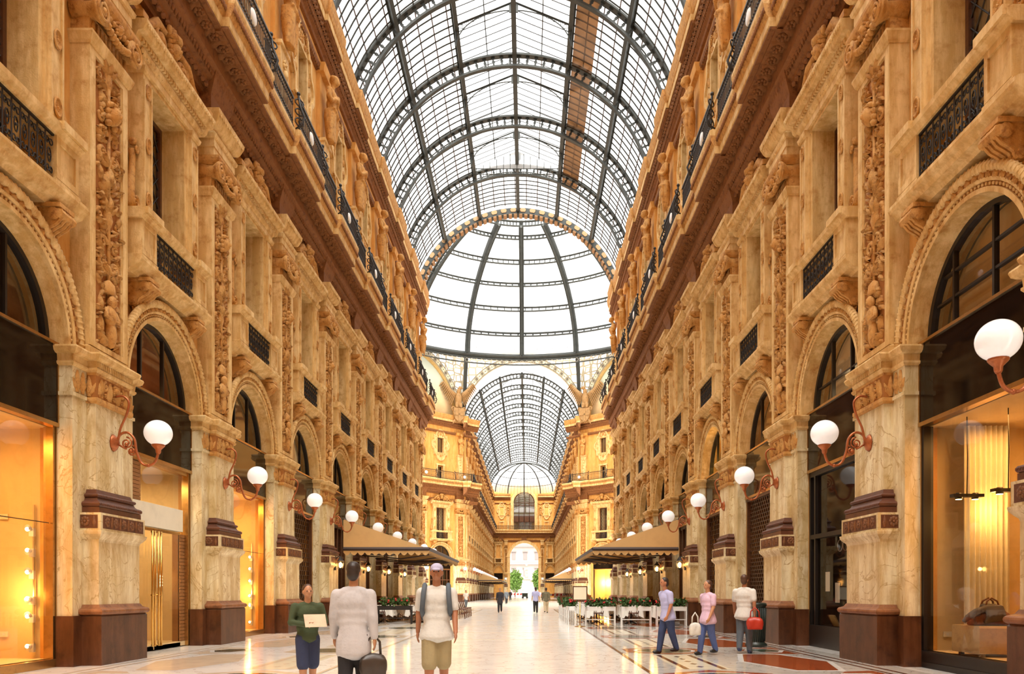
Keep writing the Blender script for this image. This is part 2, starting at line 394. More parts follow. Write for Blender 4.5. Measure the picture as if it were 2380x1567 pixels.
# ================================================================== facade pieces (local: x out of the wall, y along it, z up)
def sidepanel(mb, y, v, q):          # frame in which local x points along q*y from the flank of a block
    mb.M = Matrix.Translation((v, y, 0)) @ Matrix.Rotation(q*pi/2, 4, 'Z')
def make_pilaster():
    g = MB()
    stack(g, [(0,.80,.64),(.84,.80,.64),(.87,.78,.62)]); stack(g, [(0,1.04,.3),(.86,1.04,.3)])
    t = MB()
    pr = [(.87,.78,.62)] + [(.925+.055*sin(a), .78+.055*cos(a), .62+.055*cos(a)) for a in [-pi/2+i*pi/6 for i in range(7)]] + [(1.0,.74,.58),(1.05,.71,.55)]
    stack(t, pr)
    d = MB()
    stack(d, [(1.0,.70,.54),(2.14,.70,.54),(2.18,.71,.55),(2.22,.75,.59),(2.27,.79,.63),(2.31,.80,.64),(2.33,.80,.64)])
    fr = MB()
    stack(fr, [(2.33,.77,.61),(2.64,.77,.61)])
    dk = MB()
    dk.cm = 1; box(dk, .611, .616, -.70, .70, 2.37, 2.60); dk.cm = 0
    for i in range(5):
        y = -.56+.28*i
        rosette(dk, .616, y, 2.485, .095, .022, 7)
        if i < 4: leaf(dk, .616, y+.14, 2.385, pi/2, .2, .035, .03)
    for q in (-1, 1):
        sidepanel(dk, q*.771, 0, q)
        if q > 0: pass
        c = .34*(-q)
        dk.cm = 1; box(dk, 0, .005, c-.22, c+.22, 2.37, 2.60); dk.cm = 0
        rosette(dk, .005, c, 2.485, .1, .022, 8); leaf(dk, .005, c-.16, 2.385, pi/2, .2, .035, .03); leaf(dk, .005, c+.16, 2.385, pi/2, .2, .035, .03)
        dk.M = None
    bm = MB()
    def tor(z, r, hu, v): return [(z+r*sin(a), hu+r*cos(a), v+r*cos(a)) for a in [-pi/2+i*pi/5 for i in range(6)]]
    stack(bm, [(2.64,.72,.56),(2.74,.72,.56)] + tor(2.79,.05,.69,.53) + [(2.845,.67,.51),(2.87,.645,.485),(2.91,.63,.47)] + tor(2.95,.035,.625,.465) + [(2.99,.61,.45),(3.06,.585,.43)])
    for (z, hu, v, r) in ((2.79,.735,.575,.018),(2.95,.655,.495,.013)):
        n = 26
        for i in range(n): ell(bm, (v, -hu+2*hu*(i+.5)/n, z), (r, hu/n*.9, r*1.6), 5, 3)
    sh = MB()
    stack(sh, [(3.06,.575,.42),(4.62,.565,.41)], cap=False)
    fp = MB()
    stack(fp, [(.86,1.0,.26),(4.6,1.0,.26)], cap=False); stack(fp, [(4.6,1.03,.29),(4.66,1.03,.29)]); stack(fp, [(4.66,1.0,.26),(5.13,1.0,.26)])
    cp = MB()
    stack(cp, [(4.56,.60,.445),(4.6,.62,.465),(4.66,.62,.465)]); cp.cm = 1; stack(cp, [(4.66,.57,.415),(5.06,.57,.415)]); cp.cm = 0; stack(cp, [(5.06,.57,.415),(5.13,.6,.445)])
    for y in (-.42,-.14,.14,.42):
        for q in (-1, 1): leaf(cp, .415, y, 4.68, pi/2-q*.45, .26, .06, .05, q*.3)
        leaf(cp, .415, y, 4.68, pi/2, .34, .07, .07)
    for y in (-.28, 0, .28): spiral(cp, .415, y, 4.92, .09, 1.3, pi/2, 1 if y < 0 else -1, .03, 12); rosette(cp, .43, y, 4.76, .05, .03, 5)
    mask(cp, .42, 0, 4.93, .14)
    for q in (-1, 1):
        sidepanel(cp, q*.57, 0, q)
        for c in (.14*-q, .3*-q):
            leaf(cp, 0, c, 4.68, pi/2, .36, .07, .06); leaf(cp, 0, c, 4.7, pi/2+.5, .25, .05, .04); leaf(cp, 0, c, 4.7, pi/2-.5, .25, .05, .04)
        cp.M = None
        for y in (.72, .88):
            leaf(cp, .26, q*y, 4.68, pi/2, .38, .07, .06); leaf(cp, .26, q*y, 4.72, pi/2+.6, .22, .05, .04); leaf(cp, .26, q*y, 4.72, pi/2-.6, .22, .05, .04)
    im = MB()
    def cor(hu, v): return [(5.1,hu+.02,v+.02),(5.14,hu+.05,v+.05),(5.17,hu+.05,v+.05),(5.18,hu+.03,v+.03),(5.29,hu+.04,v+.04),(5.30,hu+.09,v+.09),(5.33,hu+.13,v+.13),(5.39,hu+.15,v+.15),(5.42,hu+.14,v+.14)]
    stack(im, cor(.57,.42)); stack(im, cor(1.0,.26))
    for i in range(20): box(im, .44, .475, -.57+.06*i-.02, -.57+.06*i+.02, 5.19, 5.285)
    us = MB()
    stack(us, [(5.42,.66,.37),(5.55,.66,.37),(5.58,.635,.30),(10.9,.635,.30)], cap=False)
    for q in (-1, 1): box(us, .30, .352, min(q*.46,q*.637), max(q*.46,q*.637), 5.58, 10.82); box(us, .30, .33, min(q*.42,q*.46), max(q*.42,q*.46), 5.66, 10.78)
    box(us, .30, .352, -.46, .46, 5.58, 5.68); box(us, .30, .352, -.46, .46, 10.72, 10.82)
    stack(us, [(10.82,.65,.37),(10.86,.68,.40),(10.93,.70,.42),(10.98,.72,.44),(11.02,.72,.44)])
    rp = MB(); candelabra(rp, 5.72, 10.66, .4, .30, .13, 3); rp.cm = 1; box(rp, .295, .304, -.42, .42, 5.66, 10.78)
    ic = MB()
    stack(ic, [(11.02,.62,.33),(11.36,.62,.33)])
    for i in range(9): tube(ic, [(.335,-.52+.13*i,11.04),(.335,-.52+.13*i,11.3)], .035, 5)
    for q in (-1, 1):
        lathe(ic, [(.05,-.3),(.20,-.3),(.15,-.1),(.15,.05),(.225,.16),(.235,.2)], (.34, q*.56, 11.43), 14, True, Matrix.Rotation(pi/2, 4, 'Y'))
        spiral(ic, .54, q*.56, 11.43, .2, 2.0, pi/2, -q, .035, 26)
        ell(ic, (.56, q*.56, 11.43), (.05,.06,.06), 6, 4)
    for i in range(9):
        y = (i-4)*.085; ell(ic, (.5, y, 11.36-.13*(1-(y/.4)**2)), (.08,.055,.07), 6, 4)
    mask(ic, .46, 0, 11.5, .22)
    for i in range(7): ell(ic, (.47, -.36+.12*i, 11.52), (.07,.05,.06), 6, 4)
    stack(ic, [(11.58,.62,.48),(11.66,.68,.54),(11.72,.70,.56),(11.78,.70,.56)])
    eb = MB()
    stack(eb, [(11.78,.64,.40),(12.0,.64,.40),(12.01,.66,.42),(12.2,.66,.42),(12.22,.70,.46),(12.3,.72,.48),(12.42,.62,.38),(12.46,.62,.38),(12.5,.72,.48),(12.56,.76,.52),(12.62,.78,.55),(12.74,.82,.6),(12.83,.83,.61)])
    for i in range(12): ell(eb, (.6, -.75+1.5*(i+.5)/12, 12.69), (.025,.045,.04), 5, 3)
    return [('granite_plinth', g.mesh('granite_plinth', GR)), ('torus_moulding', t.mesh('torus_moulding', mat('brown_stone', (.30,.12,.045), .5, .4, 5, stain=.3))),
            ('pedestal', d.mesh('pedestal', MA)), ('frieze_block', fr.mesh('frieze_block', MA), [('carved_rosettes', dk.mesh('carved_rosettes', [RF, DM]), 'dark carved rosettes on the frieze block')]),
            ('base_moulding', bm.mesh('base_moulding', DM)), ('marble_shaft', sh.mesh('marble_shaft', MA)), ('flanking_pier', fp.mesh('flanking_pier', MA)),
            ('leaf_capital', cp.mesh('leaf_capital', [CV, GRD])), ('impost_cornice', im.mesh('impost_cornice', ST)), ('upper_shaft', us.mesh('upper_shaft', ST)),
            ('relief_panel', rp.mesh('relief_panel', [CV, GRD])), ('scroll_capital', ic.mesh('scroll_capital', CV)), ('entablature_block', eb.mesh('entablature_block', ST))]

RI_ = 1.6
def make_arch():
    z0 = 5.42; a = MB()
    archband(a, [(1.54,-.32),(1.54,-.28),(1.60,.12),(1.60,.20),(1.67,.20),(1.67,-.32)], z0, 32)      # plain inner face and soffit
    archband(a, [(1.74,.0),(1.74,.20),(1.77,.22),(1.79,.22),(1.79,.0)], z0, 32)
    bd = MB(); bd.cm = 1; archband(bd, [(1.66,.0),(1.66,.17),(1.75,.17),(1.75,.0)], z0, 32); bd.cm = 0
    for i in range(58):
        t = pi*(i+.5)/58; r = 1.705
        ell(bd, (.175, r*cos(t), z0+r*sin(t)), .03, 5, 3)
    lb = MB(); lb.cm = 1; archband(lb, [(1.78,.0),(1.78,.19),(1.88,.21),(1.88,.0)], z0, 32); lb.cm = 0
    for i in range(64):
        t = pi*(i+.5)/64; r = 1.83
        leaf(lb, .2, (r-.05)*cos(t), z0+(r-.05)*sin(t), t + (.6 if i % 2 else -.6), .13, .035, .05)
    rp = MB(); pts = [(.2, 1.93*cos(pi*i/40), z0+1.93*sin(pi*i/40)) for i in range(41)]
    tube(rp, pts, .075, 8)
    for i in range(64):
        t = pi*(i+.5)/64
        M = Matrix.Rotation(t, 3, 'X') @ Matrix.Rotation(.5, 3, 'Y')
        ell(rp, (.215, 1.935*cos(t), z0+1.935*sin(t)), (.085,.09,.032), 6, 4, M)
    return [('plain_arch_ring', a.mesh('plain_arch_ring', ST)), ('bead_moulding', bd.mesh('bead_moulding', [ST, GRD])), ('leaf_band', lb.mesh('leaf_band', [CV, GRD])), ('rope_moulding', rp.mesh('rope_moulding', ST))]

def scroll_rail(mb, y0, y1, z0, z1, x, cell=.2, r=.014, seg=4):
    box(mb, x-.02, x+.02, y0, y1, z0, z0+.03); box(mb, x-.02, x+.02, y0, y1, z1-.03, z1)
    n = max(1, round((y1-y0)/cell)); c = (y1-y0)/n; h = z1-z0
    for i in range(n):
        y = y0+c*(i+.5)
        tube(mb, [(x, y-c/2, z0), (x, y-c/2, z1)], r*.9, 4, smooth=False)
        for q in (-1, 1):
            for (zc, d) in ((.22, 1), (.78, -1)):
                P = []; rr = c*.26
                for s in range(9):
                    t = s/8; a_ = (pi if q > 0 else 0) + q*d*2*pi*1.1*t; k = rr*(1-.55*t)
                    P.append((x, y+q*c*.22+k*cos(a_), z0+h*zc+k*1.2*sin(a_)))
                tube(mb, P, r*.8, 3)
        P = [(x, y+c*.24*cos(2*pi*s/10), z0+h*.5+h*.15*sin(2*pi*s/10)) for s in range(10)]
        tube(mb, P, r*.8, 3, True)
        ell(mb, (x, y, z0+h*.5), (.025, c*.13, c*.13), 6, 3)

def make_balcony():
    sl = MB()
    extr(sl, [(0,7.52),(.22,7.52),(.26,7.57),(.36,7.60),(.40,7.66),(.47,7.69),(.49,7.74),(.49,7.79),(.42,7.82),(0,7.82)], -1.72, 1.72)
    br = MB()
    P = [(.0,7.0),(.10,6.98),(.17,7.03),(.20,7.12),(.27,7.17),(.36,7.22),(.43,7.30),(.43,7.42),(.38,7.5),(.0,7.52)]
    extr(br, P, -.16, .16)
    for q in (-1, 1):
        for (x, z, r) in ((.34,7.36,.1),(.1,7.1,.08)):
            lathe(br, [(.02,-.03),(r,-.03),(r,.02),(r*.4,.035)], (x, q*.17, z), 10, True, Matrix.Rotation(-q*pi/2, 4, 'X'))
    for y in (-.13,-.045,.045,.13): tube(br, [(x+.012,y,z) for x, z in P[1:9]], .03, 5)
    tube(br, [(.43,-.19,7.36),(.43,.19,7.36)], .075, 8); tube(br, [(.14,-.18,7.04),(.14,.18,7.04)], .06, 8)
    for y in (-.09,.09): leaf(br, .08, y, 7.02, -pi/2, .2, .08, .07)
    box(br, 0, .46, -.2, .2, 7.46, 7.53)
    b1 = MB(); b1.M = Matrix.Translation((0,-1.12,0)); b2 = MB(); b2.M = Matrix.Translation((0,1.12,0))
    tmp = br.mesh('t', ST)
    for b in (b1, b2):
        b.add([tuple(v.co) for v in tmp.vertices], [tuple(p.vertices) for p in tmp.polygons])
    bpy.data.meshes.remove(tmp)
    ps = []
    for q in (-1, 1):
        p = MB(); yc = q*1.22
        stack(p, [(7.82,.34,.42),(7.9,.34,.42),(7.92,.3,.38),(8.6,.3,.38)], 0, yc)
        for (a, b_, c, d) in ((-.3,-.22,7.92,8.6),(.22,.3,7.92,8.6)): box(p, .38, .41, yc+a, yc+b_, c, d)
        box(p, .38, .41, yc-.22, yc+.22, 7.92, 8.02); box(p, .38, .41, yc-.22, yc+.22, 8.5, 8.6)
        ps.append(p)
    rl = MB(); extr(rl, [(0,8.6),(.42,8.6),(.44,8.64),(.50,8.68),(.51,8.76),(.46,8.8),(0,8.8)], -1.58, 1.58)
    for q in (-1, 1): box(rl, .0, .55, min(q*.9,q*1.56), max(q*.9,q*1.56), 8.69, 8.82)
    ir = MB(); scroll_rail(ir, -.9, .9, 7.84, 8.6, .36, .2, .016)
    su = MB()
    for q in (-1, 1):
        a, b = sorted((q*.75, q*.88)); box(su, -.45, .22, a, b, 8.8, 11.65)        # jamb
        a, b = sorted((q*.86, q*.92)); box(su, 0, .26, a, b, 8.8, 11.65)
        a, b = sorted((q*.92, q*1.26)); box(su, 0, .30, a, b, 8.8, 11.62)          # flat strip
        for (c0, c1) in ((.92,.97),(1.21,1.26)):
            a, b = sorted((q*c0, q*c1)); box(su, .30, .325, a, b, 8.95, 11.5)
        stack(su, [(11.62,.19,.32),(11.66,.22,.35),(11.74,.24,.37)], 0, q*1.09)
    box(su, -.45, .24, -.88, .88, 11.65, 11.8); extr(su, [(0,11.74),(.30,11.74),(.30,11.9),(.34,11.93),(.36,12.0),(.36,12.05),(0,12.05)], -1.35, 1.35)
    md = []
    for q in (-1, 1):
        for z in (9.15, 10.25, 11.33):
            m = MB(); M = Matrix.Rotation(pi/2, 4, 'Y')
            lathe(m, [(.10,0),(.12,.015),(.125,.035),(.10,.045),(.09,.02),(.02,.02)], (.30, q*1.09, z), 14, True, Matrix.Diagonal((1,.85,1.35)).to_4x4() @ M)
            rosette(m, .31, q*1.09, z, .08, .03, 5); md.append(m)
    mm = MB()
    for m in md: mm.add(m.v, m.f, True)
    sc = []
    for q in (-1, 1):
        s = MB(); y = q*1.38
        P = [(.12, y, 8.85), (.12, y+q*.1, 8.95), (.12, y+q*.08, 9.2), (.12, y-q*.02, 9.55), (.12, y-q*.05, 9.9), (.12, y-q*.02, 10.05)]
        tube(s, P, [.10,.12,.11,.07,.06,.07], 8); spiral(s, .2, y+q*.02, 8.97, .12, 1.5, pi/2, q, .04, 14); spiral(s, .2, y-q*.03, 10.05, .07, 1.3, -pi/2, -q, .03, 10)
        ell(s, (.14, y-q*.02, 10.2), (.09,.07,.09), 6, 4); sc.append(s)
    pe = MB()
    extr(pe, [(0,12.05),(.30,12.05),(.36,12.1),(.38,12.16),(.40,12.2),(.50,12.22),(.53,12.3),(.57,12.36),(.57,12.42),(0,12.46)], -1.66, 1.66)
    for i in range(30): box(pe, .34, .41, -1.5+3.0*(i+.5)/30-.03, -1.5+3.0*(i+.5)/30+.03, 12.09, 12.17)
    for i in range(36): ell(pe, (.55, -1.6+3.2*(i+.5)/36, 12.33), (.03,.035,.04), 5, 3)
    for i in range(18): leaf(pe, .33, -1.45+2.9*(i+.5)/18, 11.93, pi/2, .13, .05, .05)
    cr = MB()
    mask(cr, .22, 0, 12.92, .42)
    lathe(cr, [(.2,0),(.22,.08),(.16,.15)], (.3,0,13.1), 10)
    for i in range(5): ell(cr, (.34, (i-2)*.11, 13.3-.03*abs(i-2)), (.07,.06,.11), 6, 4)
    for q in (-1, 1):
        spiral(cr, .25, q*.5, 12.8, .27, 1.7, pi/2, -q, .075, 22); ell(cr, (.3, q*.5, 12.8), (.09,.1,.1), 8, 5)
        tube(cr, [(.3,q*.35,13.08),(.3,q*.7,13.05),(.3,q*1.0,12.78),(.3,q*1.25,12.6),(.3,q*1.45,12.52)], [.07,.1,.08,.06,.05], 6)
        spiral(cr, .25, q*1.42, 12.58, .12, 1.4, 0 if q > 0 else pi, -q, .045, 14)
        leaf(cr, .25, q*.8, 12.5, pi/2-q*.7, .42, .1, .1); leaf(cr, .25, q*.3, 12.5, pi/2-q*.3, .35, .09, .1); leaf(cr, .25, q*1.05, 12.48, pi/2-q*1.1, .3, .07, .08)
        box(cr, .05, .5, min(q*1.45,q*1.66), max(q*1.45,q*1.66), 12.46, 12.6)
    cas = MB()
    for (a, b) in ((-.75,-.66),(.66,.75),(-.035,.035)): box(cas, -.36, -.28, a, b, 7.9, 11.65)
    box(cas, -.36, -.28, -.66, .66, 11.55, 11.65); box(cas, -.36, -.28, -.66, .66, 7.85, 7.95)
    ld = MB()
    for i in range(-3, 9):
        for q in (-1, 1):
            z = 8.6+.42*i; y0, y1 = -.66, .66; z0, z1 = (z, z+1.32*1.15) if q > 0 else (z+1.32*1.15, z)
            t0, t1 = 0.0, 1.0
            for tt in range(1):
                lo, hi = 7.95, 11.55; d = z1-z0
                ta, tb = sorted(((lo-z0)/d, (hi-z0)/d)); t0 = max(0, ta); t1 = min(1, tb)
            if t1 - t0 > .05: bar(ld, (-.32, y0+(y1-y0)*t0, z0+(z1-z0)*t0), (-.32, y0+(y1-y0)*t1, z0+(z1-z0)*t1), .012)
    pa = MB(); quad(pa, (-.33,-.66,7.9),(-.33,.66,7.9),(-.33,.66,11.6),(-.33,-.66,11.6))
    cu = MB(); n = 20
    for s0, s1 in ((-.74,-.12),(.12,.74)):
        vs = []; fs = []
        for i in range(n+1):
            y = s0+(s1-s0)*i/n; x = -.50+.035*sin(i*1.9)
            vs += [(x,y,7.9),(x,y,11.65)]
        for i in range(n): fs.append((2*i,2*i+2,2*i+3,2*i+1))
        cu.add(vs, fs, True)
    rm = MB(); box(rm, -1.6, -1.5, -1.2, 1.2, 7.8, 11.9)
    return [('balcony_slab', sl.mesh('balcony_slab', ST)), ('bracket', b1.mesh('bracket', CV)), ('bracket', b2.mesh('bracket', CV)),
            ('balcony_post', ps[0].mesh('balcony_post', ST)), ('balcony_post', ps[1].mesh('balcony_post', ST)), ('parapet_rail', rl.mesh('parapet_rail', ST)),
            ('iron_railing', ir.mesh('iron_railing', IR), [], 'black wrought iron scroll railing'),
            ('window_surround', su.mesh('window_surround', ST), [('medallions', mm.mesh('medallions', CV))]), ('side_scroll', sc[0].mesh('side_scroll', CV)), ('side_scroll', sc[1].mesh('side_scroll', CV)),
            ('pediment', pe.mesh('pediment', ST)), ('head_cresting', cr.mesh('head_cresting', CV)),
            ('casement', cas.mesh('casement', WD), [('leaded_bars', ld.mesh('leaded_bars', IR))]), ('pane', pa.mesh('pane', PN)), ('curtain', cu.mesh('curtain', WCU)), ('room_wall', rm.mesh('room_wall', BE))]

def draped(mb, M=None):               # a robed half figure on a tapering post, hands folded on the chest, head bowed
    mb.M = M
    ell(mb, (.30,0,2.36), (.17,.15,.2), 12, 9); ell(mb, (.43,0,2.3), (.07,.05,.08), 8, 5); ell(mb, (.26,0,2.42), (.2,.19,.18), 10, 7)
    for i in range(7): a = -1.6+i*.53; ell(mb, (.22+.12*cos(a), .17*sin(a), 2.46), (.09,.08,.08), 6, 4)
    tube(mb, [(.16,0,1.95),(.22,0,2.25)], [.11,.09], 8)
    ell(mb, (.16,0,1.78), (.2,.34,.26), 12, 8); ell(mb, (.14,0,1.45), (.19,.27,.3), 12, 8); ell(mb, (.14,0,1.1), (.2,.29,.28), 12, 8)
    for q in (-1, 1):
        ell(mb, (.15,q*.34,1.86), (.14,.13,.14), 8, 6)
        tube(mb, [(.14,q*.36,1.88),(.16,q*.40,1.62),(.24,q*.36,1.44),(.38,q*.12,1.6),(.42,-q*.02,1.68+.08*q)], [.11,.105,.09,.07,.06], 8)
        ell(mb, (.42,q*.03,1.68), (.07,.07,.09), 6, 5)
    vs = []; n = 18; rings = [(1.2,.22,.32),(.9,.23,.31),(.55,.2,.29),(.2,.17,.26),(.0,.15,.24)]
    for z, rx, ry in rings:
        for j in range(n):
            a = 2*pi*j/n; f = 1+.13*sin(j*2.1+z*3)*(1 if j % 2 else -1)
            vs.append((.12+rx*f*cos(a), ry*f*sin(a), z))
    fs = [(i*n+j, i*n+(j+1) % n, (i+1)*n+(j+1) % n, (i+1)*n+j) for i in range(len(rings)-1) for j in range(n)]
    fs += [tuple(range(n-1,-1,-1)), tuple((len(rings)-1)*n+j for j in range(n))]
    mb.add(vs, fs, True)
    tube(mb, [(.3,-.25,1.25),(.36,-.05,1.1),(.36,.2,1.02),(.25,.33,.95)], [.07,.08,.08,.06], 6)
    tube(mb, [(.28,.22,1.0),(.3,.25,.6),(.26,.22,.2),(.22,.2,-.25)], [.08,.09,.07,.03], 6)
    mb.M = None
def make_statue():
    f = MB(); draped(f, Matrix.Translation((.30,0,18.5)) @ Matrix.Diagonal((1.0,.95,.98,1)))
    body = fuse(f, 'figure', CV, .035, 3)
    p = MB(); stack(p, [(15.1,.36,.34),(15.3,.36,.34),(15.35,.30,.28),(18.3,.42,.28),(18.34,.46,.34),(18.45,.46,.34)])
    for i in range(6): leaf(p, .28, 0, 16.0+.35*i, -pi/2, .4, .16, .12)
    rosette(p, .29, 0, 17.9, .2, .08, 7)
    b = MB(); stack(b, [(18.45,.5,.14),(20.85,.5,.14),(20.9,.56,.3),(21.2,.6,.36)])
    return [('herm_post', p.mesh('herm_post', ST)), ('figure', body), ('back_pier', b.mesh('back_pier', PL))]
def lobed(h, w, o):                     # outline of the lobed window frame
    P = []
    def arc(c, r, a0, a1, n=7):
        for i in range(n): a = a0+(a1-a0)*i/(n-1); P.append((c[0]+r*cos(a), c[1]+r*sin(a)))
    arc((0, h*.66), w*.52+o, pi*.02, pi*.98); P.append((-w*.62-o, h*.66))
    P.append((-w*.62-o, h*.55+o)); P.append((-w*.8-o, h*.55+o)); P.append((-w*.8-o, h*.34)); arc((-w*.72, 0), h*.26+o, pi*.62, pi*1.38); P.append((-w*.8-o, -h*.34)); P.append((-w*.8-o, -h*.55-o)); P.append((-w*.62-o, -h*.55-o)); P.append((-w*.62-o, -h*.66))
    arc((0, -h*.66), w*.52+o, -pi*.98, -pi*.02); P.append((w*.62+o, -h*.66)); P.append((w*.62+o, -h*.55-o)); P.append((w*.8+o, -h*.55-o)); P.append((w*.8+o, -h*.34)); arc((w*.72, 0), h*.26+o, -pi*.38, pi*.38); P.append((w*.8+o, h*.34)); P.append((w*.8+o, h*.55+o)); P.append((w*.62+o, h*.55+o)); P.append((w*.62+o, h*.66))
    return P
def ringplate(mb, Pi, Po, x0, x1):
    n = len(Pi); vs = []
    for x in (x0, x1):
        vs += [(x, y, z) for y, z in Po] + [(x, y, z) for y, z in Pi]
    fs = []
    for i in range(n):
        k = (i+1) % n
        fs += [(2*n+i, 2*n+k, 3*n+k, 3*n+i), (i, k, 2*n+k, 2*n+i), (n+k, n+i, 3*n+i, 3*n+k)]
    mb.add(vs, fs)
def rect_outline(Pi_w, Pi_h, P):        # project outline P radially onto a rectangle
    out = []
    for y, z in P:
        k = min(Pi_w/max(1e-6, abs(y)), Pi_h/max(1e-6, abs(z))); k = min(k, 1.0); out.append((y*k, z*k))
    return out
def make_upper_window():
    zc = 19.35; h, w = 1.85, 1.1; Tm = Matrix.Translation((0, 0, zc))
    fr = MB(); fr.M = Tm
    P0 = rect_outline(.53, .93, lobed(h, w, -.1)); P1 = lobed(h, w, .0); P2 = lobed(h, w, .12); P3 = lobed(h, w, .2)
    ringplate(fr, P0, P1, 0, .07); ringplate(fr, lobed(h, w, -.03), P2, 0, .15); ringplate(fr, P2, P3, 0, .08)
    for q in (-1, 1): box(fr, -.4, .1, min(q*.5,q*.58), max(q*.5,q*.58), -.95, .95)
    box(fr, -.4, .1, -.58, .58, .92, 1.0); box(fr, -.4, .12, -.62, .62, -1.0, -.92)
    cv = MB(); cv.M = Tm
    for i in range(22):
        t = pi*(i+.5)/22; ell(cv, (.1, .45*cos(t), 1.22+.45*sin(t)), (.05,.04,.04), 5, 3)
    rosette(cv, .07, 0, 1.35, .22, .08, 7); rosette(cv, .07, 0, -1.3, .2, .08, 7)
    for q in (-1, 1):
        spiral(cv, .07, q*.34, 1.15, .12, 1.3, 0, q, .04, 10); leaf(cv, .07, q*.83, .1, pi/2, .35, .1, .08); leaf(cv, .07, q*.83, -.1, -pi/2, .35, .1, .08)
        leaf(cv, .07, q*.25, -1.25, pi/2-q*1.2, .3, .07, .06)
    cas = MB()
    for (a, b) in ((-.5,-.44),(.44,.5),(-.03,.03)): box(cas, -.3, -.24, a, b, 18.43, 20.27)
    for z in (18.43, 20.2): box(cas, -.3, -.24, -.44, .44, z, z+.07)
    pa = MB(); quad(pa, (-.27,-.45,18.45),(-.27,.45,18.45),(-.27,.45,20.2),(-.27,-.45,20.2))
    cu = MB(); box(cu, -.55, -.5, -.5, .5, 18.4, 20.3)
    dr = MB()
    for (a, b) in ((-.44,-.37),(.37,.44),(-.025,.025)): box(dr, -.3, -.24, a, b, 15.1, 16.8)
    for z in (15.1, 16.2, 16.73): box(dr, -.3, -.24, -.4, .4, z, z+.07)
    for a, b in ((-.62,-.44),(.44,.62)): box(dr, -.3, .1, a, b, 15.05, 16.9)
    box(dr, -.3, .12, -.7, .7, 16.86, 17.05)
    dp = MB(); quad(dp, (-.27,-.4,15.1),(-.27,.4,15.1),(-.27,.4,16.75),(-.27,-.4,16.75)); box(dp, -.6, -.55, -.45, .45, 15.0, 16.9)
    return [('lobed_frame', fr.mesh('lobed_frame', ST)), ('carved_border', cv.mesh('carved_border', CV)), ('casement', cas.mesh('casement', WD)), ('pane', pa.mesh('pane', PN)), ('blind', cu.mesh('blind', CU)),
            ('balcony_door', dr.mesh('balcony_door', ST), [('door_pane', dp.mesh('door_pane', BK))])]

